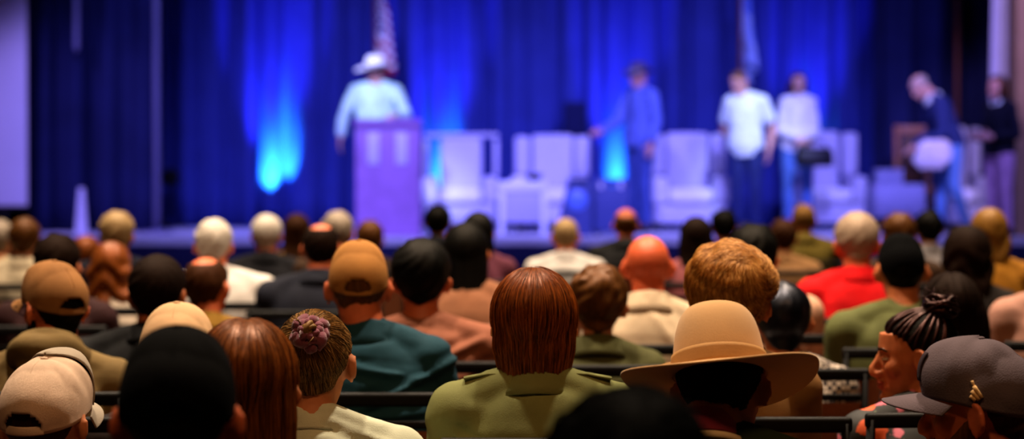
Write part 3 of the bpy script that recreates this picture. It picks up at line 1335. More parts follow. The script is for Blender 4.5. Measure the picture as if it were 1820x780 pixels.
def flag(px, d, kind, label, cat='flag', spread=.2, top=4.15, drop=1.75, sgn=1):
    p = at(px, 390, d)
    e = empty('standing_flag', T(p.x, d, SZ))
    tag(e, label, cat, 'flags on poles on the stage')
    tube_obj('pole', [(0, 0, 0), (0, 0, top - SZ + .06)], .016, mat('flag_pole_wood', '#6a3524', .4, .4), e, 12)
    g = G()
    g.tube([(0, 0, 0), (0, 0, .04), (0, 0, .07)], [.19, .17, .03], 28)
    obj('base', g.mesh(), mat('brass', '#a8803a', .3, .5, metal=.8), e)
    g = G()
    g.tube([(0, 0, top - SZ + .05), (0, 0, top - SZ + .10), (0, 0, top - SZ + .16), (0, 0, top - SZ + .27)], [(.016, .016), (.03, .012), (.035, .010), (.002, .002)], 12)
    obj('finial', g.mesh(), mat('brass', '#a8803a', .3, .5, metal=.8), e)
    # gathered cloth: hoist on the pole, the fly falling in pleats
    nu, nv = 60, 26
    g = G()
    uvs = []

    def P(u, t):
        h = 1 - t
        z = top - SZ - .02 - h * .95 * (1 - .15 * u) - u * (drop - .95) * (1.0 - .30 * h)
        wd = spread * (.25 + .75 * min(1, u * 1.6)) * (.55 + .45 * h)
        x = sgn * (.02 + wd * (.5 + .5 * math.sin(u * 17 + 2 * h)) * min(1, u * 4) + .02 * u)
        y = -.02 - .075 * math.sin(u * 17 + 1.2 + 1.5 * h) * min(1, u * 4)
        return V(x, y, z)
    g.grid(P, nu, nv)
    me = g.mesh(fix=False)
    uvl = me.uv_layers.new(name='UVMap')
    for lp in me.loops:
        i = lp.vertex_index
        uvl.data[lp.index].uv = ((i % (nu + 1)) / nu, (i // (nu + 1)) / nv)
    me = baked(me, [('SOLIDIFY', dict(thickness=.004, offset=0))])
    obj('flag_cloth', me, flag_mat(kind), e)
    return e


flag(668, 26.0, 'stripes', 'draped star and stripe flag on a pole behind the lectern', spread=.20, top=3.72, drop=1.25)
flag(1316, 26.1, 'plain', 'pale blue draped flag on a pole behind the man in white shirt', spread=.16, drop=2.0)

# ------------------------------------------------------------------ stage furniture
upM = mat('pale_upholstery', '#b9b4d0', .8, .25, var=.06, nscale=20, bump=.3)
upM2 = mat('paler_upholstery', '#e2def0', .75, .25, var=.05, nscale=20, bump=.3)  # lighter tone for seat cushions and left armrests
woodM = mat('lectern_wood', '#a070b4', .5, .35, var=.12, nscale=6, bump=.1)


def armchair(px0, px1, d, label, h=1.10, rz=0., slot=True):
    a, b = at(px0, 390, d), at(px1, 390, d)
    w = (b.x - a.x) / 2
    e = empty('armchair', T((a.x + b.x) / 2, d, SZ, rz))
    tag(e, label, 'armchair', 'pale armchairs on the stage')
    bx = lambda n, lo, hi, bv, m, **k: box_obj(n, lo, hi, bv, m, e, 3, **k)
    aw = .17 if w > .33 else .12
    bx('base', (-w + .02, -.34, .09), (w - .02, .34, .30), .03, upM)
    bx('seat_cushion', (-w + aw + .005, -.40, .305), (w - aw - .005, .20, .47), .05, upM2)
    bx('backrest', (-w + aw + .01, .215, .305), (w - aw - .01, .37, h), .05, upM)
    for s in (-1, 1):
        x0, x1 = sorted((s * w, s * (w - aw + .005)))
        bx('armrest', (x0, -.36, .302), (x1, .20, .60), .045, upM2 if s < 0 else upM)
        if slot:
            # side wing: a post and a top bar that leave a gap beside the backrest
            p0, p1 = sorted((s * w, s * (w - .055)))
            bx('wing', (p0, .10, .605), (p1, .36, h - .02), .02, upM)
        else:
            p0, p1 = sorted((s * w, s * (w - aw + .005)))
            bx('wing', (p0, .10, .605), (p1, .36, h - .02), .04, upM)
    if slot:
        bx('top_bar', (-w, .24, h + .003), (w, .37, h + .05), .02, upM)
    for sx in (-1, 1):
        for sy in (-1, 1):
            g = G()
            g.tube([(sx * (w - .09), sy * .27, 0), (sx * (w - .08), sy * .27, .092)], [.018, .028], 12)
            obj('leg', g.mesh(), METAL, e)
    return e


armchair(752, 886, 24.9, 'pale wing armchair just right of the lectern with dark side gaps', 1.02)
armchair(912, 1046, 25.1, 'pale wing armchair behind the low white table', 1.06, R(-6), False)
armchair(1156, 1292, 25.0, 'pale wing armchair between the dark hat man and white shirt man', 1.08, 0, False)
armchair(1398, 1530, 25.2, 'pale wing armchair behind the long haired woman in jeans', 1.10, R(5), False)
armchair(1672, 1748, 25.0, 'narrow pale armchair behind the man bending forward', 1.15, 0, False)

# lectern
d = 23.0
a, b = at(633, 390, d), at(750, 390, d)
w = (b.x - a.x) / 2
e = empty('lectern', T((a.x + b.x) / 2, d, SZ))
tag(e, 'purple lit wooden lectern with two pale upright stripes', 'lectern')
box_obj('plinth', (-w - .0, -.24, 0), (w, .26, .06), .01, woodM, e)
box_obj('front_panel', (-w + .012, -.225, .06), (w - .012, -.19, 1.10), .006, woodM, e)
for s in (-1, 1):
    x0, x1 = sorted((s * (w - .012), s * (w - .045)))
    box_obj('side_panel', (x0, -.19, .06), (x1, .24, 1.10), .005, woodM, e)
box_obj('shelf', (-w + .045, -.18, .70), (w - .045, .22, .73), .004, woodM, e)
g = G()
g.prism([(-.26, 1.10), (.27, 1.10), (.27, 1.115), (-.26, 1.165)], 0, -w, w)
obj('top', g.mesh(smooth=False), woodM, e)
for x in (-.12, .18):  # paler stripes set on the front panel
    xx = at(666 if x < 0 else 716, 390, d).x - (a.x + b.x) / 2
    zt, zb_ = at(0, 236, d).z - SZ, at(0, 292, d).z - SZ
    tag(box_obj('stripe', (xx - .058, -.236, zb_), (xx + .058, -.224, zt), .004, mat('pale_lectern_stripe', '#d0c8ea', .5, .3, var=.04, bump=0), e), 'pale upright stripe')
g = G()
g.tube([(.1, -.1, 1.15), (.1, -.08, 1.24), (.06, .0, 1.33)], .006, 8)
g.tube([(.06, .0, 1.33), (.045, .03, 1.36)], [.012, .015], 10)
obj('gooseneck_microphone', g.mesh(), METAL, e)

# low white table with a dark object on it
a, b = at(886, 390, 23.9), at(972, 390, 23.9)
w = (b.x - a.x) / 2
e = empty('coffee_table', T((a.x + b.x) / 2, 23.9, SZ))
tag(e, 'low white table in front of the second pale armchair', 'table')
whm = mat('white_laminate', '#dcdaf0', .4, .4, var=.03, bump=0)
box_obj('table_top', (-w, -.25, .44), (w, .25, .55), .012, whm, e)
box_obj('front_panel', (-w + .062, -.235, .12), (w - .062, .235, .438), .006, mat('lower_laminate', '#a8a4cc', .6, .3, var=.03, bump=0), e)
for sx in (-1, 1):
    for sy in (-1, 1):
        x0, x1 = sorted((sx * (w - .005), sx * (w - .06)))
        y0, y1 = sorted((sy * .245, sy * .19))
        box_obj('leg', (x0, y0, 0), (x1, y1, .44), .004, whm, e)
p = at(950, 390, 23.9)
g = G()
g.tube([(p.x, 23.9, SZ + .552), (p.x, 23.9, SZ + .56), (p.x, 23.9, SZ + .62), (p.x, 23.9, SZ + .625)], [.045, .06, .085, .083], 24)
tag(obj('bowl', g.mesh(), METAL), 'small dark bowl on the low white table', 'bowl')

# stage monitor and case before the man in the broad hat
caseM = mat('dark_blue_case', '#39427c', .6, .3, var=.1, nscale=10)
a, b = at(1002, 390, 23.2), at(1048, 390, 23.2)
e = empty('stage_monitor', T((a.x + b.x) / 2, 23.2, SZ))
tag(e, 'dark blue wedge shaped stage speaker right of the low white table', 'speaker')
w = (b.x - a.x) / 2 + .02
g = G()
g.prism([(-w - .06, 0), (w, 0), (w, .58), (-w + .07, .58)], 1, -.22, .22)
obj('cabinet', baked(g.mesh(smooth=False), [('BEVEL', dict(width=.012, segments=2))]), caseM, e)
g = G()
g.tube([(-.0, -.228, .36), (-.0, -.222, .36)], [.10, .105], 24)
obj('speaker_cone', g.mesh(), mat('speaker_cone_blue', '#5a78d0', .4, .4), e)
g = G()
g.tube([(.10, -.2, .55), (.10, -.245, .56), (-.05, -.245, .56), (-.05, -.2, .55)], .008, 8)
obj('handle', g.mesh(), METAL, e)
a, b = at(1052, 390, 23.4), at(1116, 390, 23.4)
w = (b.x - a.x) / 2
e = empty('equipment_case', T((a.x + b.x) / 2, 23.4, SZ))
tag(e, 'dark blue upright equipment case in front of the man in dark hat', 'case')
box_obj('case_body', (-w, -.2, .03), (w, .2, .50), .012, caseM, e)
box_obj('lid', (-w, -.2, .505), (w, .2, .575), .012, caseM, e)
for sx in (-1, 1):
    box_obj('latch', (sx * .1 - .02, -.212, .47), (sx * .1 + .02, -.199, .54), .003, lav, e)
for sx in (-1, 1):
    for sy in (-1, 1):
        g = G()
        g.tube([(sx * (w - .05), sy * .15, 0), (sx * (w - .05), sy * .15, .031)], .025, 12)
        obj('foot', g.mesh(), METAL, e)

# small black fixture on a stand against the curtain at the left
p = at(305, 390, 26.2)
e = empty('stage_lamp', T(p.x, 26.2, SZ))
tag(e, 'small black lamp on a stand against the left blue curtain', 'lamp')
zc = at(0, 312, 26.2).z - SZ
g = G()
for k in range(3):
    an = k * 2.09
    g.tube([(0, 0, .22), (.2 * math.cos(an), .2 * math.sin(an), .012)], .011, 8)
obj('tripod', g.mesh(), METAL, e)
tube_obj('stem', [(0, 0, .2), (0, 0, zc - .10)], .022, METAL, e)
g = G()
g.tube([(0, -.14, zc - .02), (0, -.13, zc - .02), (0, .05, zc), (0, .12, zc)], [.095, .10, .085, .05], 20)
obj('lamp_housing', g.mesh(), METAL, e)
g = G()
g.tube([(-.11, 0, zc), (-.11, 0, zc - .1), (.11, 0, zc - .1), (.11, 0, zc)], .010, 8)
obj('yoke', g.mesh(), METAL, e)
# dark box on a stand, in place of a faint dark patch
p = at(1022, 390, 26.3)
e = empty('dark_patch_box', T(p.x, 26.3, SZ))
tag(e, 'dim dark box standing in for a faint dark patch behind the second armchair', 'speaker')
zt = at(0, 182, 26.3).z - SZ
box_obj('cabinet', (-.13, -.12, zt - .50), (.13, .12, zt), .02, mat('dark_patch_blue', '#12153a', .9, .1), e)
tube_obj('pole', [(0, 0, .1), (0, 0, zt - .50)], .018, METAL, e)
g = G()
for k in range(3):
    an = k * 2.09 + .5
    g.tube([(0, 0, .45), (.24 * math.cos(an), .24 * math.sin(an), .012)], .012, 8)
obj('tripod', g.mesh(), METAL, e)

# table, boxes and brown chair at the right of the stage
a, b = at(1546, 390, 24.0), at(1636, 390, 24.0)
w = (b.x - a.x) / 2
e = empty('draped_table', T((a.x + b.x) / 2, 24.0, SZ))
tag(e, 'low table under a pale cloth at the right of the stage', 'table')
zt = at(0, 328, 24.0).z - SZ
box_obj('table_top', (-w + .01, -.29, zt - .045), (w - .01, .29, zt - .012), .004, woodM, e)
for sx in (-1, 1):
    for sy in (-1, 1):
        tube_obj('leg', [(sx * (w - .06), sy * .24, 0), (sx * (w - .06), sy * .24, zt - .045)], .018, METAL, e)
g = G()
n = 120
vs, fs = [], []
for j, (z, k) in enumerate(((zt, .97), (zt - .005, 1.), (zt - .1, 1.02), (zt - .34, 1.05))):
    for i in range(n):
        an = 2 * PI * i / n
        c, s = math.cos(an), math.sin(an)
        q = (abs(c) ** 10 + abs(s) ** 10) ** -.1
        f = 1 + .018 * (j - 1) * math.sin(an * 22) if j > 1 else 1
        vs.append(V(w * c * q * k * f, .30 * s * q * k * f, z))
for j in range(3):
    for i in range(n):
        fs.append((j * n + i, j * n + (i + 1) % n, (j + 1) * n + (i + 1) % n, (j + 1) * n + i))
fs.append(tuple(range(n)))
g.add(vs, fs)
tag(obj('tablecloth', baked(g.mesh(), [('SOLIDIFY', dict(thickness=.004, offset=1))]), mat('pale_cloth', '#8f8cb4', .8, .2, var=.06), e), 'pale tablecloth')
p = at(1578, 390, 24.0)
e2 = empty('storage_box', T(p.x, 24.0, SZ + zt + .006))
tag(e2, 'small pale box on the cloth covered low table', 'box')
box_obj('box_body', (-.14, -.12, 0), (.14, .12, .12), .006, mat('grey_card', '#8886ac', .8, .2), e2)
box_obj('lid', (-.145, -.125, .122), (.145, .125, .155), .006, mat('grey_card', '#8886ac', .8, .2), e2)
a, b = at(1606, 390, 25.3), at(1652, 390, 25.3)
w = (b.x - a.x) / 2 + .03
e = empty('wooden_chair', T((a.x + b.x) / 2 - .01, 25.3, SZ))
tag(e, 'tall backed brown wooden chair behind the bending man', 'chair')
wc = mat('brown_chair_wood', '#8a5a44', .5, .3, var=.15, nscale=10)
zt = at(0, 222, 25.3).z - SZ
for s in (-1, 1):
    tube_obj('rear_leg', [(s * w, .2, 0), (s * w, .2, .45), (s * w, .24, zt)], .03, wc, e)
    tube_obj('front_leg', [(s * w, -.2, 0), (s * w, -.2, .43)], .026, wc, e)
box_obj('seat', (-w - .02, -.23, .432), (w + .02, .19, .48), .012, wc, e)
box_obj('top_rail', (-w + .028, .215, zt - .1), (w - .028, .255, zt - .005), .01, wc, e)
box_obj('back_panel', (-w + .05, .20, .55), (w - .05, .225, zt - .12), .006, mat('dark_back_leather', '#4a2c20', .6, .3), e)

# uplights on the stage floor at the foot of the curtain
UPL = [(483, 340, 26.62), (786, 330, 26.62), (1098, 330, 26.62), (1440, 330, 26.62)]
upn = ['black floor uplight under the brightest cyan glow on the curtain', 'black floor uplight hidden behind the first pale armchair',
       'black floor uplight behind the man in the dark broad hat', 'black floor uplight behind the long haired woman on stage']
for (px, py, d), lb in zip(UPL, upn):
    p = at(px, 390, d)
    e = empty('uplight', T(p.x, d, SZ))
    tag(e, lb, 'lamp', 'floor uplights')
    g = G()
    g.tube([(0, 0, .03), (0, .02, .11), (0, .03, .15)], [.06, .065, .062], 18)
    obj('lamp_housing', g.mesh(), METAL, e)
    box_obj('base', (-.08, -.06, 0), (.08, .06, .028), .005, METAL, e)


# ------------------------------------------------------------------ people on the stage
def stage_person(px, d, H, yaw, label, skin_c, sk, hy=0, hp=0, hr=0, top=('shirt', None), collar='shirt', sleeve=1.92, pants='#2a3560',
                 hair=None, hair_m=None, hs=1., ease=.016, hat=None, hat_m=None, hem=.04, amp=.005, shoes='#14100e', long=None, collar_m=None, vox=.010):
    p = at(px, 390, d)
    HM = head_matrix(sk, hy, hp, hr, hs)
    b = obj('person', body_mesh(sk, HM, vox), [skin(skin_c), lips(skin_c), EYEW, EYED])
    b.matrix_local = T(p.x, d, SZ, R(yaw))
    tag(b, label, 'person', 'people standing on the stage')
    t = obj(top[0], top_mesh(sk, ease, sleeve, hem, vox, amp, 3), top[1], b)
    if collar:
        obj('collar', collar_mesh(sk, collar), collar_m or top[1], t)
    obj('trousers', trouser_mesh(sk, .012), cloth('trouser_cloth', pants), b)
    for q in 'LR':
        a = sk['an' + q]
        obj('shoe', shoe_mesh(), mat('shoe_leather', shoes, .5, .4), b, T(a.x, a.y, a.z - .085, sk['ft' + q]))
    if hair is not None:
        obj('hair', hair, hair_m, b, HM)
    if hat:
        c = obj('hat', hat[0], hat_m, b, HM)
        obj('brim', hat[1], hat_m, c)
        obj('hat_band', hat[2], mat('hat_band_ribbon', '#8a8496', .6, .3), c)
    return b, sk, HM


DARKH = hair_mat('dark_hair', '#0a0605', '#1c100a')
BRNH = hair_mat('brown_hair', '#1c0d06', '#4a2812')
sh_brown = short_hair(ttop=.015, tside=.008, seed=4)

# speaker behind the lectern
sk = stand_skel(1.80, 1., .225, fat=1.15)
sk['elR'] = V(.34, -.04, 1.20); sk['wrR'] = V(.36, .06, .99); sk['hdR'] = (V(.1, .25, -1), V(-1, 0, 0))
sk['elL'] = V(-.32, .06, 1.22); sk['wrL'] = V(-.20, .27, 1.22); sk['hdL'] = (V(.3, 1, -.1), V(0, 0, -1))
hatw = cowboy_meshes(.115, .130, False, None, .096, .112)
pl = cloth('pale_plaid_cotton', '#a9c4c4', .85, var=.25, nscale=9)
stage_person(668, 23.62, 1.8, 180, 'speaker in white cowboy hat and light shirt behind the lectern', '#c08a78', sk, -62, 8, 0,
             ('shirt', pl), hat=hatw, hat_m=mat('white_felt', '#ece6e2', .8, .2, var=.04, nscale=6), hair=sh_brown, hair_m=BRNH, pants='#2a3050', vox=.009)

# man in the dark shirt and broad dark hat
sk = stand_skel(1.78, 1., .235, fat=1.2)
sk['elR'] = V(.20, .17, 1.17); sk['wrR'] = V(.14, .42, 1.07); sk['hdR'] = (V(-.1, 1, -.25), V(-1, 0, 0))
hatd = cowboy_meshes(.085, .115, False)
stage_person(1138, 24.3, 1.78, 120, 'man in dark blue shirt and dark broad hat facing left on stage', '#c08478', sk, 10, 6, 0,
             ('shirt', cloth('dark_blue_cotton', '#5a6ab4')), hat=hatd, hat_m=mat('dark_felt', '#4a3c4c', .85, .2, var=.08), hair=sh_brown, hair_m=BRNH, pants='#3a4a8c')

# man in the untucked white shirt
sk = stand_skel(1.70, 1., .185)
sk['hc'] += V(.07, .02, 0); sk['c7'] += V(.03, 0, 0)
sk['elR'] = V(.27, -.10, 1.10); sk['wrR'] = V(.17, -.20, .93); sk['hdR'] = (V(-.5, -.4, -1), V(0, -1, 0))
sk['elL'] = V(-.27, -.10, 1.10); sk['wrL'] = V(-.25, .02, .87)
stage_person(1326, 24.1, 1.70, 160, 'man in untucked white short sleeved shirt and dark jeans on stage', '#c89080', sk, -25, 24, 0,
             ('shirt', cloth('white_cotton', '#d9e4e8')), sleeve=.75, hem=-.05, hair=short_hair(ttop=.007, tside=.004, seed=9, amp=.001), hair_m=hair_mat('sandy_hair', '#4a3020', '#8a6040'), pants='#232c5c', ease=.03)

# long haired woman
sk = stand_skel(1.70, .96, .155, fem=True)
for s, n in ((-1, 'L'), (1, 'R')):
    sk['el' + n] = V(s * .185, .02, 1.08)
    sk['wr' + n] = V(s * .05 - .06, .24, .99)
    sk['hd' + n] = (V(-s * .7, .5, -.2), V(0, -.3, -1))
b_, sk_, _ = stage_person(1418, 24.5, 1.70, 172, 'woman with long brown hair in white top and blue jeans on stage', '#cf988a', sk, 12, 6, 0,
                          ('blouse', cloth('white_knit', '#d8d4e0')), collar='crew', hair=long_hair(.40, .122, 5, 0, wave=.5, back=.03), hair_m=BRNH, pants='#4a6ab0', hs=.96, amp=.006)
p = at(1436, 390, 24.18)
e = empty('shoulder_bag', T(p.x + .06, 24.12, SZ + .70, R(4)))
tag(e, 'black bag held in front of the long haired woman in jeans', 'bag')
bagm = mat('black_bag_leather', '#0c0c12', .5, .3)
g = G()
g.tube([(0, 0, 0), (0, 0, .05), (0, 0, .15), (0, 0, .20)], [(.19, .05), (.205, .06), (.20, .05), (.17, .025)], 30, V(1, 0, 0))
obj('bag_body', g.mesh(), bagm, e)
g = G()
g.tube([(-.14, 0, .18), (-.12, .0, .25), (-.05, .01, .285), (.03, .01, .285), (.10, 0, .25), (.14, 0, .18)], .009, 8)
obj('handle', g.mesh(), bagm, e)

# man bending forward in the blazer
sk = stand_skel(1.78, 1., .205)
sk['c7'] = V(0, .17, 1.44); sk['hc'] = V(0, .33, 1.55); sk['up'] = V(0, .25, .9).normalized(); sk['pel'] = V(0, -.03, .96)
for s, n in ((-1, 'L'), (1, 'R')):
    sk['sh' + n] = V(s * .185, .155, 1.365)
    sk['el' + n] = V(s * .23, .14, 1.06)
    sk['wr' + n] = V(s * .15, .36, .90)
    sk['hd' + n] = (V(-s * .4, .8, -.3), V(0, -.2, -1))
    sk['hip' + n].y = -.02
sk['anL'].y = -.16; sk['knL'].y = -.02; sk['anR'].y = .08; sk['knR'].y = .06
b_, sk_, _ = stage_person(1688, 24.2, 1.78, 95, 'man bending forward in dark blazer and light blue jeans on stage', '#d09a88', sk, 0, 42, 0,
                          ('blazer', cloth('navy_wool', '#283062')), collar='jacket', collar_m=cloth('white_cotton', '#d9e4e8'), hair=short_hair(ttop=.005, tside=.006, seed=12, amp=.001, bald=.8),
                          hair_m=hair_mat('pale_grey_hair', '#8a7a74', '#c8b8ac'), pants='#5f86c8', ease=.02)
p = at(1660, 390, 24.2)
g = G()
g.tube([(-.17, 0, .02), (-.13, .0, .0), (-.04, .02, .03), (.06, 0, .035), (.13, -.02, .10), (.17, 0, .16)],
       [(.06, .02), (.13, .04), (.16, .05), (.17, .055), (.13, .045), (.05, .02)], 24, V(0, 0, 1))
me = remesh(g, .012, 3)
P = co(me); N = normals(me)
setco(me, P + N * (vnoise(P * np.array([26, 26, 34]), 4, 3) * .014)[:, None])
tag(obj('cloth_bundle', me, cloth('white_linen', '#e0d4dc'), None, T(p.x - .09, 23.88, SZ + .80)), 'bundle of white cloth held by the man bending forward', 'cloth')

# woman at the far right
sk = stand_skel(1.58, .95, .175, fem=True)
for s, n in ((-1, 'L'), (1, 'R')):
    sk['el' + n] = V(s * .23, -.02, 1.00)
    sk['wr' + n] = V(s * .13, .22, .98)
    sk['hd' + n] = (V(-s * .5, .8, .1), V(-s, 0, 0))
stage_person(1776, 22.5, 1.58, 118, 'woman in black jacket and pink trousers at the far right of the stage', '#c98e84', sk, 0, 5, 0,
             ('jacket', cloth('black_wool', '#141424')), collar='jacket', collar_m=cloth('white_cotton', '#d9e4e8'), hair=long_hair(.34, .10, 8, 0, wave=.3), hair_m=BRNH, pants='#c090b8', hs=.95)

# ------------------------------------------------------------------ lights and camera
def spot(name, loc, tgt, col, power, size, blend=.6, rad=.25):
    l = bpy.data.lights.new(name, 'SPOT')
    l.color, l.energy, l.spot_size, l.spot_blend, l.shadow_soft_size = col, power, R(size), blend, rad
    o = bpy.data.objects.new(name, l)
    COL.objects.link(o)
    o.location = loc
    o.rotation_euler = (Vector(tgt) - Vector(loc)).to_track_quat('-Z', 'Y').to_euler()
    return o


WARM = (1., .77, .54)
for y, xs, k in ((7.0, (-1.9, 1.5), .62), (10.6, (-2.4, 2.2), .62), (14.8, (-3.2, .2, 3.6), .55)):
    for x in xs:
        spot('house_downlight', (x, y, 8.8), (x * .9, y - .7, 1), WARM, KEY * k, 74, .6, .22)
spot('rear_downlight', (-1.6, .6, 8.0), (-.3, 6.5, 1), (1., .50, .20), KEY * .085, 78, .7, .5)
spot('rear_downlight', (2.6, 1.2, 8.0), (.9, 6.5, 1), (1., .50, .20), KEY * .08, 78, .7, .5)
BLUE = (.27, .25, 1.)
for x, k in ((-3.3, .85), (-1.0, 1.1), (2.6, 1.15), (5.0, .75)):
    spot('stage_wash', (x, 15.5, 7.8), (x * .72, 24.6, 1.8), BLUE, WASH * k, 36, .7, .25)
spot('lectern_special', (-3.6, 16.5, 7.8), (-1.35, 23.6, 2.3), (.75, .9, 1.), WASH * .9, 7, .8, .2)
spot('stage_special', (3.2, 16.5, 7.8), (2.65, 24.0, 2.2), (.7, .85, 1.), WASH * .75, 8, .8, .2)
spot('side_special', (-7.6, 17.5, 6.5), (-5.3, 22.6, 2.8), (.36, .27, 1.), WASH * .50, 22, .6, .2)
spot('side_special', (3.4, 16.5, 7.2), (5.05, 23.3, 3.0), (.62, .46, 1.), WASH * .55, 18, .6, .2)
for (px, py, d), k in zip(UPL, (1., .5, .45, .4)):
    p = at(px, 390, d)
    for dx in (-.045, .05):
        spot('curtain_uplight', (p.x + dx, d + .08, SZ + .17), (p.x + dx * 1.8, YB + .13, SZ + .80), (.06, .62, 1.), UPW * k, 36, .8, .02)
    spot('curtain_wash', (p.x, d - .25, SZ + .2), (p.x, YB, SZ + 2.6), (.10, .09, 1.), UPW2 * (.6 + .6 * k), 42, .9, .05)

wd = bpy.data.worlds.new('hall_air')
SC.world = wd
wd.use_nodes = True
wd.node_tree.nodes['Background'].inputs[0].default_value = (1., .42, .24, 1)
wd.node_tree.nodes['Background'].inputs[1].default_value = AMB

cam = bpy.data.cameras.new('camera')
cam.sensor_width = 36
cam.lens = F * 36 / W
cam.clip_end = 100
cam.dof.use_dof = True
cam.dof.focus_distance = 4.75
cam.dof.aperture_fstop = cam.lens / 1000 / .030
cam.dof.aperture_blades = 0
co_ = bpy.data.objects.new('camera', cam)
COL.objects.link(co_)
co_.location = (0, 0, CAMZ)
co_.rotation_euler = (PI / 2 - TILT, 0, 0)
SC.camera = co_

SC.view_settings.view_transform = 'Standard'
SC.view_settings.look = 'None'
SC.view_settings.exposure = 0
SC.view_settings.gamma = 1
SC.view_settings.use_curve_mapping = False
SC.cycles.use_denoising = True
SC.cycles.max_bounces = 5
SC.cycles.sample_clamp_indirect = 4

# ------------------------------------------------------------------ the audience
HM_ = dict(
    black=hair_mat('black_hair', '#020202', '#070605', .6, .08),
    dark=hair_mat('dark_brown_hair', '#060303', '#1a0e07', .7, .07),
    brown=hair_mat('brown_hair', '#140904', '#4a2812', .6, .12),
    chest=hair_mat('chestnut_hair', '#1a0c05', '#7a4a1e'),
    auburn=hair_mat('auburn_hair', '#2a1206', '#a05a22', .40, .45),
    red=hair_mat('red_hair', '#1e0c04', '#a8561c', .40, .45),
    ginger=hair_mat('ginger_hair', '#7a4012', '#f0b462', .42, .4),
    sand=hair_mat('sandy_hair', '#4a3020', '#8a6040'),
    blond=hair_mat('blond_hair', '#3a2208', '#b8843a'),
    grey=hair_mat('grey_hair', '#6a5a50', '#b8aa98'),
    white=hair_mat('white_hair', '#a89c90', '#ece4d8'),
    streak=hair_mat('streaked_blond_hair', '#0e0704', '#b8894e'),
)
SK = dict(fair='#c87e54', tan='#b8683e', ruddy='#c4643e', deep='#8e4c2a', pale='#d89a78')


def sh(**k):
    return short_hair(**k)


under = sh(ttop=.001, tside=.005, seed=10, amp=.001)
basic = sh(ttop=.016, tside=.009, seed=4, amp=.005, freq=18)
full = sh(ttop=.022, tside=.012, seed=6, amp=.006, freq=18)
crop = sh(ttop=.007, tside=.004, seed=9, amp=.0012)
thin = sh(ttop=.006, tside=.007, seed=8, bald=.55)
fringe = sh(ttop=.004, tside=.005, seed=8, bald=.95, amp=.001)
C = cloth

# ---- nearest rows
# black haired head at the bottom edge of the frame
person(1115, 684, 1674, 'dark silhouette of a black haired person at the bottom centre edge', SK['deep'], 'jacket', mat('black_coat_cotton', '#020202', .95, .03),
       sh(ttop=.024, tside=.020, seed=21, amp=.004, strands=1500, slen=.05), hair_mat('silhouetted_black_hair', '#010101', '#030303', .8, .02), fat=1.1, extra=.026, collar='shirt', seat='silhouetted person at the bottom centre', sw=.2)
# black cap
capb = cap_meshes(arch=True, crown=.016, front=.014, loose=.012, dent=.0012, seed=2)
person(315, 574, 1230, 'person in black baseball cap beside the auburn long haired woman', SK['ruddy'], 'jacket', mat('black_coat_cotton', '#020202', .95, .03),
       under, HM_['black'], capb, mat('black_cap_twill', '#020203', .9, .04, bump=.4, bscale=350), hs=1.0, extra=.027, collar='jacket', sw=.2, seat='person in the black cap', yaw=4, ck=1.05)
# white mesh back cap
capm = cap_meshes(arch=True, crown=.010, front=.034, loose=.013, dent=.0022, seed=5, visor=.075, curve=.022)
b, sk, HM, t = person(82, 624, 900, 'person in white mesh cap with grey front at the bottom left corner', SK['fair'], 'shirt', C('brown_cotton', '#4a3a2a'),
                      under, HM_['brown'], capm, C('white_mesh', '#e2c4ac', bump=.9, bscale=900), yaw=-14, pitch=0, extra=.030, collar='shirt', seat='person in the white mesh cap', visor_m=C('grey_visor_cloth', '#a89c8c'))
# grey front panel of that cap
cp = [o for o in b.children if o.name.startswith('cap')][0]
g = G()
src = capm[0]


def FP(u, t_):
    a = (u - .5) * 2 * .80
    z0 = .030 * math.cos(a * .5) ** 2 - .016 * math.sin(a * .5) ** 4
    r0 = rim_r(a, z0) + .013
    ph = t_ * PI / 2
    fr = max(0, math.cos(a)) ** 1.5
    up = math.sin(ph * 2) ** 2 * (1 - (2 * u - 1) ** 2)
    rr = r0 * math.cos(ph) ** (.86 - .16 * fr) + .034 * fr * math.sin(ph) * math.cos(ph) + .0035
    return V(rr * math.sin(a), -.008 + rr * math.cos(a), z0 + (.125 + .0085 * fr - z0) * math.sin(ph) ** .92 + .004 + .022 * up)


g.grid(FP, 30, 14)
obj('front_panel', baked(g.mesh(), [('SOLIDIFY', dict(thickness=.003, offset=0))]), C('grey_visor_cloth', '#a89c8c'), cp)

# auburn long straight hair beside the black cap
person(438, 561, 1010, 'woman with long straight auburn hair right of the black cap', SK['fair'], 'sweater', C('brown_knit', '#5a3a26'),
       long_hair(.42, .090, 3, 3500, part=1., amp=.0012, slen=.18, srad=.0006, vox=.006), HM_['auburn'], sex='f', extra=.017, seat='auburn long haired woman')

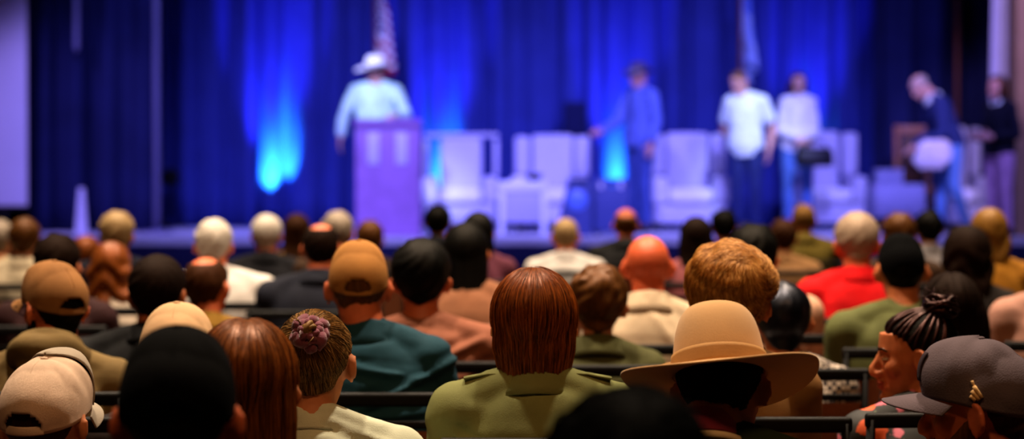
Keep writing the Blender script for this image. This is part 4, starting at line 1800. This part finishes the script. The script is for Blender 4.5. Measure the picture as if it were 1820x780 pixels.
# scrunchie woman
b, sk, HM, t = person(560, 549, 820, 'woman with hair in a mauve scrunchie and pale sage tee shirt', SK['fair'], 'tee_shirt', C('sage_jersey', '#c4cab2'),
                      sh(ttop=.006, tside=.005, nape=-.056, seed=31, amp=.0016, freq=34, crown=(0, -.85, .55), strands=3600, slen=.07, srad=.0005, lift=.003, swirl=.0, jit=.08, temple=.05),
                      HM_['streak'], sex='f', extra=.007, sw=.195, ox=.02, sleeve=.7, amp=.006, seat='woman with the mauve scrunchie', yaw=-8,
                      folds=[(-.02, .98, .14, .90, .010, .007), (.03, 1.03, .16, .98, .009, .006), (-.12, .96, .02, .86, .010, .006), (.08, .92, .2, .82, .010, .006)])
for o in b.children:
    if o.name.startswith('hair'):
        hr = o
g = G()
rs = np.random.RandomState(3)
bc = V(.012, -.102, .072)
for k in range(6):
    ax = Vector(rs.normal(size=3)).normalized()
    u = ax.orthogonal().normalized(); w = ax.cross(u)
    r0 = .010 + .008 * rs.rand()
    pts = [bc + V(0, -.012, .006) + u * r0 * math.cos(q) + w * r0 * math.sin(q) + ax * .006 * math.sin(2 * q + k) for q in np.linspace(0, 2 * PI, 22, endpoint=False)]
    g.tube(pts, .0048 + .002 * rs.rand(), 8, closed=True)
for k in range(10):
    d = Vector(rs.normal(size=3)).normalized()
    p = bc + d * .022
    g.tube([p, p + d * .018 + V(0, 0, .004), p + d * .030 + V(.008 * rs.normal(), 0, -.006)], [.0022, .0016, .0004], 5)
me = hair_mesh([tuple(v) for v in g.v], g.f)
obj('bun', me, HM_['streak'], hr)
g = G()
N_ = 96
pts, rad = [], []
for k in range(N_):
    q = 2 * PI * k / N_
    n3 = Vector((.25, -.80, .55)).normalized()
    u = n3.orthogonal().normalized(); w = n3.cross(u)
    r0 = .026 + .006 * math.sin(9 * q) + .003 * math.sin(17 * q + 1)
    pts.append(bc + u * r0 * math.cos(q) + w * r0 * math.sin(q) + n3 * (.007 * math.sin(11 * q + 2) + .004 * math.sin(23 * q)))
    rad.append((.014 + .004 * math.sin(13 * q), .012 + .004 * math.cos(15 * q)))
g.tube(pts, rad, 10, None, closed=True)
pts, rad = [], []
for k in range(72):
    q = 2 * PI * k / 72
    r0 = .017 + .004 * math.sin(7 * q + 1)
    pts.append(bc + n3 * .014 + u * r0 * math.cos(q) + w * r0 * math.sin(q) + n3 * (.006 * math.sin(9 * q + 1)))
    rad.append((.011 + .003 * math.sin(11 * q), .010 + .003 * math.cos(12 * q)))
g.tube(pts, rad, 10, None, closed=True)
tag(obj('scrunchie', g.mesh(), C('mauve_velvet', '#74384a', sheen=.4), b, HM), 'mauve scrunchie')
g = G()
ring(g, sk['c7'] + V(0, .014, .006), .056, .058, [(.0012 * math.cos(q), .0012 * math.sin(q)) for q in np.linspace(0, 2 * PI, 6, endpoint=False)], tilt=R(-14), back=.006)
obj('necklace', g.mesh(), mat('fine_gold', '#c09a50', .3, .5, metal=.8), b)

# redhead in the green shirt
b, sk, HM, t = person(949, 472, 780, 'woman with smooth red bob and olive green collared shirt', SK['fair'], 'shirt', C('olive_twill', '#767a4a'),
                      long_hair(.155, .096, 11, 4000, amp=.0010, slen=.10, srad=.0006, vox=.006, back=.02, rnd=1., flare=.55, top=.024), HM_['red'], sex='f', extra=.026, sw=.2, ox=.03, collar='shirt', ck=1.12, amp=.006, ease=.02,
                      seat='red haired woman in the olive shirt', folds=[(-.19, .98, -.06, .90, .010, .006), (-.16, .93, -.05, .84, .012, .006), (.16, .96, .06, .86, .012, .006), (-.1, .86, .1, .84, .012, .007)])
for s in (-1, 1):
    g = G()
    a_, c_ = sk['sh' + ('L' if s < 0 else 'R')], sk['c7']
    p0 = c_.lerp(a_, .32) + V(0, -.012, .052)
    p1 = c_.lerp(a_, .92) + V(0, -.012, .078)
    g.tube([p0, p0.lerp(p1, .5) + V(0, 0, .004), p1], [(.018, .004)] * 3, 10, V(0, 1, 0))
    obj('shoulder_strap', g.mesh(), C('olive_twill', '#767a4a'), t)

# cowboy hat
def droop(a, t):
    return .016 * t * t * abs(math.sin(a)) ** 2 - .004 * t - .022 * t ** 1.3 * max(0, -math.cos(a)) ** 1.5 - .02 * t * t * max(0, math.cos(a))


hm = cowboy_meshes(.100, .136, True, droop, .090, .105)
felt = mat('tan_felt', '#d0a470', .85, .15, var=.05, nscale=8, bump=.25, bscale=500, sheen=.2)
b, sk, HM, t = person(1283, 541, 930, 'person in wide tan cowboy hat and green jacket with pink collar', SK['fair'], 'jacket', C('forest_green_wool', '#2c3a22'),
                      sh(ttop=.008, tside=.006, nape=-.045, seed=14, amp=.001, strands=900, slen=.03, srad=.0006, lift=.002), HM_['dark'], extra=.056, yaw=-14, roll=-7, pitch=19, fwd=.05, collar=None, ox=-.08, hx=-.040, c7z=.055, sw=.19, seat='person in the tan cowboy hat')
c = obj('hat', hm[0], felt, b, HM)
obj('brim', hm[1], felt, c)
obj('hat_band', hm[2], mat('felt_band', '#b08450', .8, .2, var=.05), c)
g = G()
ring(g, sk['c7'] + V(0, .012, -.014), .062, .061, [(0, 0), (.002, .03), (.005, .044), (.010, .044), (.016, .030), (.022, .0), (.012, -.004)], tilt=R(-20), back=.012)
tag(obj('collar', g.mesh(), C('pink_fleece', '#b83a58', sheen=.4), t), 'pink collar')
g = G()
ring(g, sk['c7'] + V(0, .010, -.030), .082, .080, [(0, 0), (.004, .010), (.010, .010), (.013, 0), (.008, -.006)], tilt=R(-20), back=.012)
tag(obj('trim', g.mesh(), C('cream_piping', '#d8c4a0')), 'cream trim')
o = [x for x in bpy.data.objects if x.name.startswith('trim') and x.parent is None and not x.get('kind')][0]
o.parent = t

# ginger head
person(1298, 428, 720, 'person with thick tousled ginger hair and glasses behind the cowboy hat', SK['fair'], 'jacket', C('tan_canvas', '#8a6236'),
       sh(ttop=.040, tside=.014, nape=-.07, seed=17, amp=.009, freq=9, crown=(.32, -.75, .62), strands=6000, slen=.04, srad=.0005, swirl=1.0, lift=.006, jit=.12), HM_['ginger'],
       hs=1.04, extra=.042, sw=.165, ox=.025, collar='jacket', glasses=True, seat='ginger haired person')

# braided hair in profile
flor = NT('floral_cotton')
flor.b.inputs['Roughness'].default_value = .75
tc = flor.n('ShaderNodeTexCoord')
no = flor.n('ShaderNodeTexNoise', Scale=40., Detail=2.)
flor.l(tc.outputs['Object'], no.inputs['Vector'])
mxv = flor.n('ShaderNodeMix', data_type='RGBA')
mxv.inputs[0].default_value = .03
flor.l(tc.outputs['Object'], mxv.inputs[6]); flor.l(no.outputs['Color'], mxv.inputs[7])


def vor(scale, lo, hi):
    v = flor.n('ShaderNodeTexVoronoi', Scale=scale)
    flor.l(mxv.outputs[2], v.inputs['Vector'])
    r = ramp(flor, v.outputs['Distance'], [(lo, (1, 1, 1)), (hi, (0, 0, 0))])
    return v, r


base = (.008, .009, .010)
v2, r2 = vor(34., .16, .22)
v1, r1 = vor(19., .36, .42)
v3, r3 = vor(19., .10, .13)
rc = ramp(flor, v1.outputs['Color'], [(.25, lin('#d8541c')), (.34, lin('#e87a28')), (.36, base), (.62, base), (.63, lin('#b03058')), (.72, lin('#d06a80'))])
rc.color_ramp.interpolation = 'CONSTANT'
m1 = flor.n('ShaderNodeMix', data_type='RGBA')
flor.l(r2.outputs[0], m1.inputs[0]); m1.inputs[6].default_value = (*base, 1); m1.inputs[7].default_value = (*lin('#5c6a4c'), 1)
m2 = flor.n('ShaderNodeMix', data_type='RGBA')
flor.l(r1.outputs[0], m2.inputs[0]); flor.l(m1.outputs[2], m2.inputs[6]); flor.l(rc.outputs[0], m2.inputs[7])
flor.l(m2.outputs[2], flor.b.inputs['Base Color'])
b, sk, HM, t = person(1631, 546, 706, 'woman in profile with braids in a bun and black floral top', SK['tan'], 'blouse', flor.m,
                      None, None, sex='f', yaw=74, pitch=4, lidz=.02, extra=.012, hs=1.0, sw=.175, vox=.005, collar='crew', body_yaw=6, ox=.04, seat='woman with braids and floral top')
P, m = cap_shell(ttop=.006, tside=.004, nape=-.06, front=.070, seed=3, amp=.001, ear=-.005, temple=.045)
hr = obj('hair', hair_mesh(P, shell_faces(m)), HM_['black'], b, HM)
bun = V(.0, -.055, .104)
shell = BVHTree.FromPolygons([Vector(p) for p in P], SPH_F)
g = G()
for k in range(25):
    a = R(-122 + k * 10.2)
    z0 = float(np.interp(abs(math.degrees(a)), [0, 40, 70, 100, 125], [.066, .056, .038, .0, -.03]))
    p0 = HC + V(math.sin(a) * .09, math.cos(a) * .09, z0 - .02)
    pts, rad = [], []
    for q in np.linspace(0, 1, 26):
        p = p0.lerp(bun, q) + V(.010 * math.sin(q * PI) * math.sin(k * 2.3), 0, .008 * math.sin(q * PI) * math.cos(k * 1.7))
        d = (p - HC).normalized()
        h = shell.ray_cast(HC, d, .4)
        hp = (h[0] if h[0] else p)
        e_ = min(1, q * 7 + .15)
        pts.append(hp + d * (.0028 * e_ - .002 + .0015 * math.sin(k * 5.1)))
        rad.append((.0047 * e_ * (1 + .25 * abs(math.sin(q * 34 + k))), .0047 * e_ * (1 + .25 * abs(math.cos(q * 34 + k)))))
    g.tube(pts, rad, 8)
obj('braids', hair_mesh([tuple(v) for v in g.v], g.f), hair_mat('braid_hair', '#050303', '#24100e', .34, .35), hr)
g = G()
rs = np.random.RandomState(5)
for k in range(16):
    q = np.linspace(0, 2 * PI, 36, endpoint=False)
    ax = (V(0, -.25, 1) + Vector(rs.normal(size=3)) * .38).normalized()
    u = ax.orthogonal().normalized()
    w = ax.cross(u)
    r0 = .020 + .020 * rs.rand()
    ct = bun + V(0, -.014, .014) + ax * (.020 * (rs.rand() - .5)) * 1.4
    pts = [ct + u * r0 * math.cos(x) + w * r0 * math.sin(x) + ax * .005 * math.sin(3 * x + k) for x in q]
    rad = [(.0062 * (1 + .2 * math.sin(16 * x)), .0062 * (1 + .2 * math.cos(16 * x))) for x in q]
    g.tube(pts, rad, 8, closed=True)
for k in range(40):
    d = Vector(rs.normal(size=3)).normalized()
    p = bun + V(0, -.014, .016) + d * .038
    g.tube([p, p + d * .008 + Vector(rs.normal(size=3)) * .004, p + d * .014 + Vector(rs.normal(size=3)) * .008], [.0012, .0009, .0003], 5)
g.ell(bun + V(0, -.012, .012), (.030, .030, .026))
obj('bun', hair_mesh([tuple(v) for v in g.v], g.f), hair_mat('braid_hair', '#050303', '#24100e', .34, .35), hr)
g = G()
g.ell((-.086, -.006, -.040), (.004, .004, .007), nu=10, nv=8)
obj('earring', g.mesh(), mat('silver', '#c0b8a8', .25, .5, metal=.9), b, HM)

# grey cap, bearded
capg = cap_meshes(arch=True, crown=.018, front=.030, loose=.014, dent=.0028, seed=9, visor=.080, curve=.012)
b, sk, HM, t = person(1742, 592, 915, 'bearded person in dark grey cap turned left at the bottom right corner', SK['ruddy'], 'jacket', C('ochre_wool', '#8a5a1c'),
                      sh(ttop=.001, tside=.006, seed=15), HM_['brown'], capg, C('grey_twill', '#5c5058', bump=.5), yaw=66, pitch=3, extra=.034, hs=1.04, collar='jacket', beard=HM_['chest'], vox=.006, seat='person in the dark grey cap', sw=.2, ox=.05)
cp = [o for o in b.children if o.name.startswith('cap')][0]
# small gold emblem on the side and a dark patch on the front


def dome_pt(a, tt, off, crown=.018, front=.030, loose=.014):
    fr = max(0, math.cos(a)) ** 1.5
    z0 = .030 * math.cos(a * .5) ** 2 - .016 * math.sin(a * .5) ** 4
    apex = .115 + crown
    ph = tt * PI / 2
    rr = (rim_r(a, z0) + loose) * math.cos(ph) ** (.86 - .16 * fr) + front * fr * math.sin(ph) * math.cos(ph) + off
    return V(rr * math.sin(a), -.008 + rr * math.cos(a), z0 + (apex + front * .25 * fr - z0) * math.sin(ph) ** .92)


g = G()
for (a0, t0, a1, t1, w_) in ((-1.76, .10, -1.60, .20, .0045), (-1.70, .08, -1.55, .15, .0045), (-1.63, .07, -1.52, .10, .0045), (-1.60, .20, -1.56, .25, .003)):
    g.tube([dome_pt(a0 + (a1 - a0) * q, t0 + (t1 - t0) * q, .002) for q in (0, .33, .66, 1)], w_ * .85, 8)
tag(obj('emblem', g.mesh(), C('gold_thread', '#d8b078')), 'small gold emblem')
em = [o for o in bpy.data.objects if o.name.startswith('emblem')][0]
em.parent = cp
g = G()
g.grid(lambda u, v: dome_pt((u - .5) * .80, .16 + .36 * v, .0022), 10, 8)
pt = obj('front_patch', baked(g.mesh(), [('SOLIDIFY', dict(thickness=.0025, offset=0))]), C('dark_patch', '#2c2028'), cp)
tag(pt, 'dark front patch')

# ---- middle rows
capc = cap_meshes(arch=False, crown=.012, front=.010, loose=.014, dent=.001, seed=3)
person(315, 533, 720, 'person in cream cap mostly hidden by the black cap', SK['fair'], 'shirt', C('dark_flannel', '#241a18'), under, HM_['brown'],
       capc, C('cream_cotton', '#c8a27a'), extra=.024, hs=1.06, seat='person in the cream cap')
capt = cap_meshes(arch=True, crown=.014, front=.018, loose=.012, dent=.0012, seed=12, visor=.07)
b, sk, HM, t = person(96, 460, 648, 'person in tan cap and khaki hoodie at the left', SK['ruddy'], 'hoodie', C('khaki_fleece', '#6e5a36', amp=None) if False else C('khaki_fleece', '#6e5a36'),
                      sh(ttop=.001, tside=.006, seed=16), HM_['black'], capt, C('tan_cotton', '#8a5e34', bump=.5), yaw=40, pitch=2, extra=.026, collar='hood', sw=.19, glasses=True, beard=HM_['black'], seat='person in the khaki hoodie')
person(637, 422, 650, 'person in tan cap and teal shirt', SK['ruddy'], 'shirt', C('teal_cotton', '#173c4a'), sh(ttop=.001, tside=.006, seed=16), HM_['chest'],
       cap_meshes(arch=True, crown=.014, front=.016, loose=.009, seed=4), C('golden_tan_cotton', '#a06c34', bump=.5), extra=.028, sw=.185, ox=.10, hx=.012, fat=1.12, collar='shirt', amp=.006, ease=.02, seat='person in the teal shirt',
       folds=[(.02, .93, .28, 1.06, .012, .010), (-.06, 1.05, .22, 1.00, .012, .007), (.0, .90, .2, .92, .012, .006)], yaw=3)
person(748, 420, 560, 'person with thick dark hair and dusty brown sweater beside the teal shirt', SK['ruddy'], 'sweater', C('dusty_brown_knit', '#8a5440'),
       sh(ttop=.024, tside=.013, seed=22, amp=.003), HM_['black'], hs=1.03, extra=.026, sw=.21, ox=.05, seat='person in the dusty brown sweater', folds=[(.0, .95, .2, 1.04, .013, .008), (.05, .9, .24, .96, .013, .008)], amp=.006)
person(1062, 467, 570, 'person with short curly chestnut hair and olive jacket beside the red bob', SK['fair'], 'jacket', C('dark_olive_cotton', '#4a4a2a'),
       sh(ttop=.022, tside=.012, nape=-.075, seed=24, amp=.009, freq=12), HM_['chest'], sex='f', extra=.025, collar='jacket', seat='person with curly chestnut hair')
person(1151, 418, 510, 'bald person with red scalp and cream white shirt', '#cc5a34', 'shirt', C('cream_cotton_shirt', '#c8b296'), None, None, extra=0., sw=.18, collar='shirt', ck=1.1, seat='bald person in the cream shirt', fat=1.08)
plaid = NT('checked_cotton')
plaid.b.inputs['Roughness'].default_value = .85
tc = plaid.n('ShaderNodeTexCoord')
ck_ = plaid.n('ShaderNodeTexChecker', Scale=72.)
plaid.l(tc.outputs['Object'], ck_.inputs['Vector'])
ck_.inputs[1].default_value = (*lin('#c8b8a8'), 1); ck_.inputs[2].default_value = (*lin('#1c1420'), 1)
plaid.l(ck_.outputs[0], plaid.b.inputs['Base Color'])
b, sk, HM, t = person(1390, 496, 580, 'person with glossy black hair and small checked shirt right of the ginger hair', SK['tan'], 'shirt', plaid.m,
                      sh(ttop=.016, tside=.014, nape=-.10, seed=25, amp=.004, freq=10), hair_mat('glossy_black_hair', '#030304', '#0a0b10', .36, .4), extra=.018, sw=.185, seat='person in the small checked shirt', ox=-.01)
person(1338, 395, 480, 'dark haired person in pale pink top behind the ginger hair', SK['tan'], 'sweater', C('pale_pink_knit', '#c89a80'), full, HM_['black'], extra=.024, ox=.04, sw=.2, seat='person in the pale pink top')
person(1522, 375, 432, 'person with silvery crown and bright red shirt', SK['ruddy'], 'shirt', C('scarlet_cotton', '#c80a10'), sh(ttop=.022, tside=.010, seed=27, amp=.003), hair_mat('silver_crown_hair', '#6a5648', '#c8b09a'),
       hs=1.02, extra=.024, sw=.2, collar='shirt', seat='person in the bright red shirt', pitch=6, ox=-.02)
person(1602, 410, 520, 'person in black cap and plain olive green tee shirt', SK['tan'], 'tee_shirt', C('moss_jersey', '#545832'), under, HM_['black'], cap_meshes(arch=True, crown=.014, loose=.007, front=.012, seed=6), mat('black_cap_twill', '#020203', .9, .04, bump=.4, bscale=350),
       extra=.028, sw=.215, sleeve=.8, seat='person in the olive green tee shirt')
person(1690, 481, 590, 'woman with long dark hair behind the braided bun', SK['tan'], 'sweater', C('dark_knit', '#1c1614'), long_hair(.36, .108, 15, 300, amp=.004, srad=.0013, part=1.), HM_['dark'], sex='f', extra=.017, seat='long dark haired woman behind the braids')
person(281, 450, 560, 'person with dark hair and black jacket behind the black cap', SK['tan'], 'jacket', C('black_nylon', '#101114'), sh(ttop=.020, tside=.013, seed=28, amp=.003), HM_['dark'], extra=.022, sw=.235, fat=1.1, collar='jacket', ox=-.04, seat='person in the black jacket at the left', yaw=-6)
person(368, 455, 491, 'person with bald spot and mustard shirt', SK['ruddy'], 'shirt', C('mustard_cotton', '#7c5a1c'), thin, HM_['brown'], extra=.004, collar='shirt', seat='person in the mustard shirt', yaw=-15)
person(1876, 400, 500, 'person in dusky pink top cut off by the right edge', SK['fair'], 'sweater', C('dusky_pink_knit', '#a4786a'), basic, HM_['brown'], extra=.015, sw=.2, seat='person cut by the right edge')

# ---- far rows
person(828, 393, 450, 'woman with long black hair falling over a brown top, centre', SK['tan'], 'sweater', C('tan_knit', '#8a5a40'), long_hair(.42, .088, 41, 0), HM_['black'], sex='f', extra=.017, sw=.18, seat='woman with long black hair, centre')
person(102, 413, 455, 'person with dark brown hair behind the tan cap', SK['tan'], 'jacket', C('dark_maroon_cotton', '#2a1214'), full, HM_['dark'], extra=.024, seat='dark haired person behind the tan cap', collar='jacket')
person(198, 428, 400, 'woman with long wavy copper hair and white top at the left', SK['ruddy'], 'sweater', C('offwhite_knit', '#b8a898'), long_hair(.38, .10, 43, 0, wave=.9), HM_['red'], sex='f', extra=.017, seat='woman with long copper hair')
person(1718, 398, 420, 'person with full curly dark hair before the blond woman', SK['tan'], 'sweater', C('dark_knit', '#1c1614'), long_hair(.22, .105, 44, 0, wave=.8, top=.03), HM_['dark'], sex='f', extra=.031, seat='curly dark haired person at the right')
person(1758, 368, 375, 'woman with long golden blond hair at the right', SK['fair'], 'sweater', C('mustard_knit', '#a06a1c'), long_hair(.46, .098, 45, 0, wave=.5), HM_['blond'], sex='f', extra=.017, seat='golden blond woman')
person(380, 388, 385, 'person with white hair and broad white shirt', SK['ruddy'], 'shirt', C('white_poplin', '#d2ccc8'), basic, HM_['white'], extra=.016, sw=.225, fat=1.1, collar='shirt', ox=.09, seat='white haired person in white shirt')
person(571, 395, 410, 'person with thinning dark hair and navy jacket', SK['ruddy'], 'jacket', C('navy_nylon', '#181a26'), thin, HM_['dark'], extra=.006, sw=.22, collar='jacket', ox=-.06, seat='person in the navy jacket')
person(208, 374, 340, 'person with pale blond short hair at the left', SK['fair'], 'jacket', C('dark_navy_cotton', '#0e1020'), full, hair_mat('pale_blond_hair', '#7a6040', '#c8a878'), extra=.023, seat='pale blond person at the left')
person(44, 386, 330, 'person with brown hair and cream collar near the left edge', SK['fair'], 'shirt', C('cream_cotton_shirt', '#c8b89c'), basic, HM_['chest'], extra=.016, collar='shirt', sw=.21, seat='person near the left edge')
person(0, 390, 300, 'grey haired person cut by the left edge', SK['fair'], 'shirt', C('pale_linen', '#b8a888'), basic, HM_['grey'], extra=.016, seat='grey haired person at the left edge')
person(153, 418, 300, 'small copper haired head between the dark head and copper waves', SK['ruddy'], 'sweater', C('rust_knit', '#6a3016'), basic, HM_['red'], sex='f', extra=.016, seat='small copper haired head')
person(474, 380, 310, 'person with bright white hair and black jacket', SK['ruddy'], 'jacket', C('black_wool_coat', '#121218'), sh(ttop=.018, tside=.010, seed=51), HM_['white'], extra=.019, collar='jacket', sw=.22, seat='bright white haired person')
person(528, 378, 280, 'person with brown hair and ochre top left of the thinning hair', SK['tan'], 'sweater', C('ochre_knit', '#7a5418'), long_hair(.2, .088, 52, 0), HM_['brown'], sex='f', extra=.017, seat='person in the ochre top')
person(600, 374, 325, 'person with greying sandy hair behind the thinning hair', SK['ruddy'], 'jacket', C('brown_wool', '#3a2618'), basic, HM_['grey'], extra=.016, collar='jacket', seat='greying person')
person(657, 390, 290, 'person with brown hair below the lectern', SK['tan'], 'shirt', C('dark_brown_cotton', '#2c1a12'), basic, HM_['chest'], extra=.016, seat='brown haired person below the lectern', collar='shirt')
person(778, 362, 260, 'black haired person right of the lectern foot', SK['tan'], 'jacket', C('black_wool_coat', '#121218'), sh(ttop=.022, tside=.016, seed=53), HM_['black'], extra=.023, seat='black haired person by the lectern', collar='jacket')
person(850, 374, 320, 'woman with long black hair and plum top below the low white table', SK['tan'], 'sweater', C('plum_knit', '#5a2a3a'), long_hair(.34, .088, 54, 0), HM_['black'], sex='f', extra=.017, seat='woman in the plum top')
person(1005, 387, 290, 'person with cropped blond hair and white shirt, centre', SK['ruddy'], 'shirt', C('white_poplin', '#d2ccc8'), crop, hair_mat('pale_blond_hair', '#7a6040', '#c8a878'), extra=.007, sw=.205, collar='shirt', seat='cropped blond person in white shirt')
person(1112, 370, 270, 'person with shaved reddish head and dark jacket behind the bald head', SK['ruddy'], 'jacket', C('charcoal_wool', '#1a1a1c'), fringe, HM_['chest'], extra=.002, collar='jacket', sw=.215, seat='person with the shaved reddish head')
person(1237, 383, 325, 'woman with dark shoulder length hair and pink top', SK['fair'], 'sweater', C('dull_pink_knit', '#8a4a4e'), long_hair(.26, .098, 55, 0), HM_['dark'], sex='f', extra=.017, seat='woman in the pink top')
person(1286, 370, 260, 'black haired person directly below the third pale armchair', SK['tan'], 'jacket', C('maroon_wool', '#4a1420'), full, HM_['black'], extra=.023, collar='jacket', seat='black haired person far centre')
person(1391, 388, 290, 'person with short brown hair and tan top below the long haired woman', SK['tan'], 'shirt', C('tan_cotton_shirt', '#9a7048'), basic, HM_['brown'], extra=.016, collar='shirt', seat='brown haired person in tan top')
person(1428, 362, 260, 'person with cropped sandy hair and olive jacket', SK['tan'], 'jacket', C('olive_wool', '#6a5a20'), crop, hair_mat('sandy_crop_hair', '#6a4a24', '#a87c44'), extra=.007, collar='jacket', sw=.21, seat='person in the far olive jacket')
person(1597, 376, 330, 'person with auburn hair behind the olive tee and black cap', SK['tan'], 'jacket', C('brown_wool', '#3a2618'), full, HM_['chest'], extra=.023, collar='jacket', seat='auburn haired person behind the black cap')
person(1650, 372, 285, 'black haired person below the man bending forward', SK['fair'], 'shirt', C('grey_cotton', '#8a8488'), full, HM_['black'], extra=.023, collar='shirt', seat='black haired person at the far right')
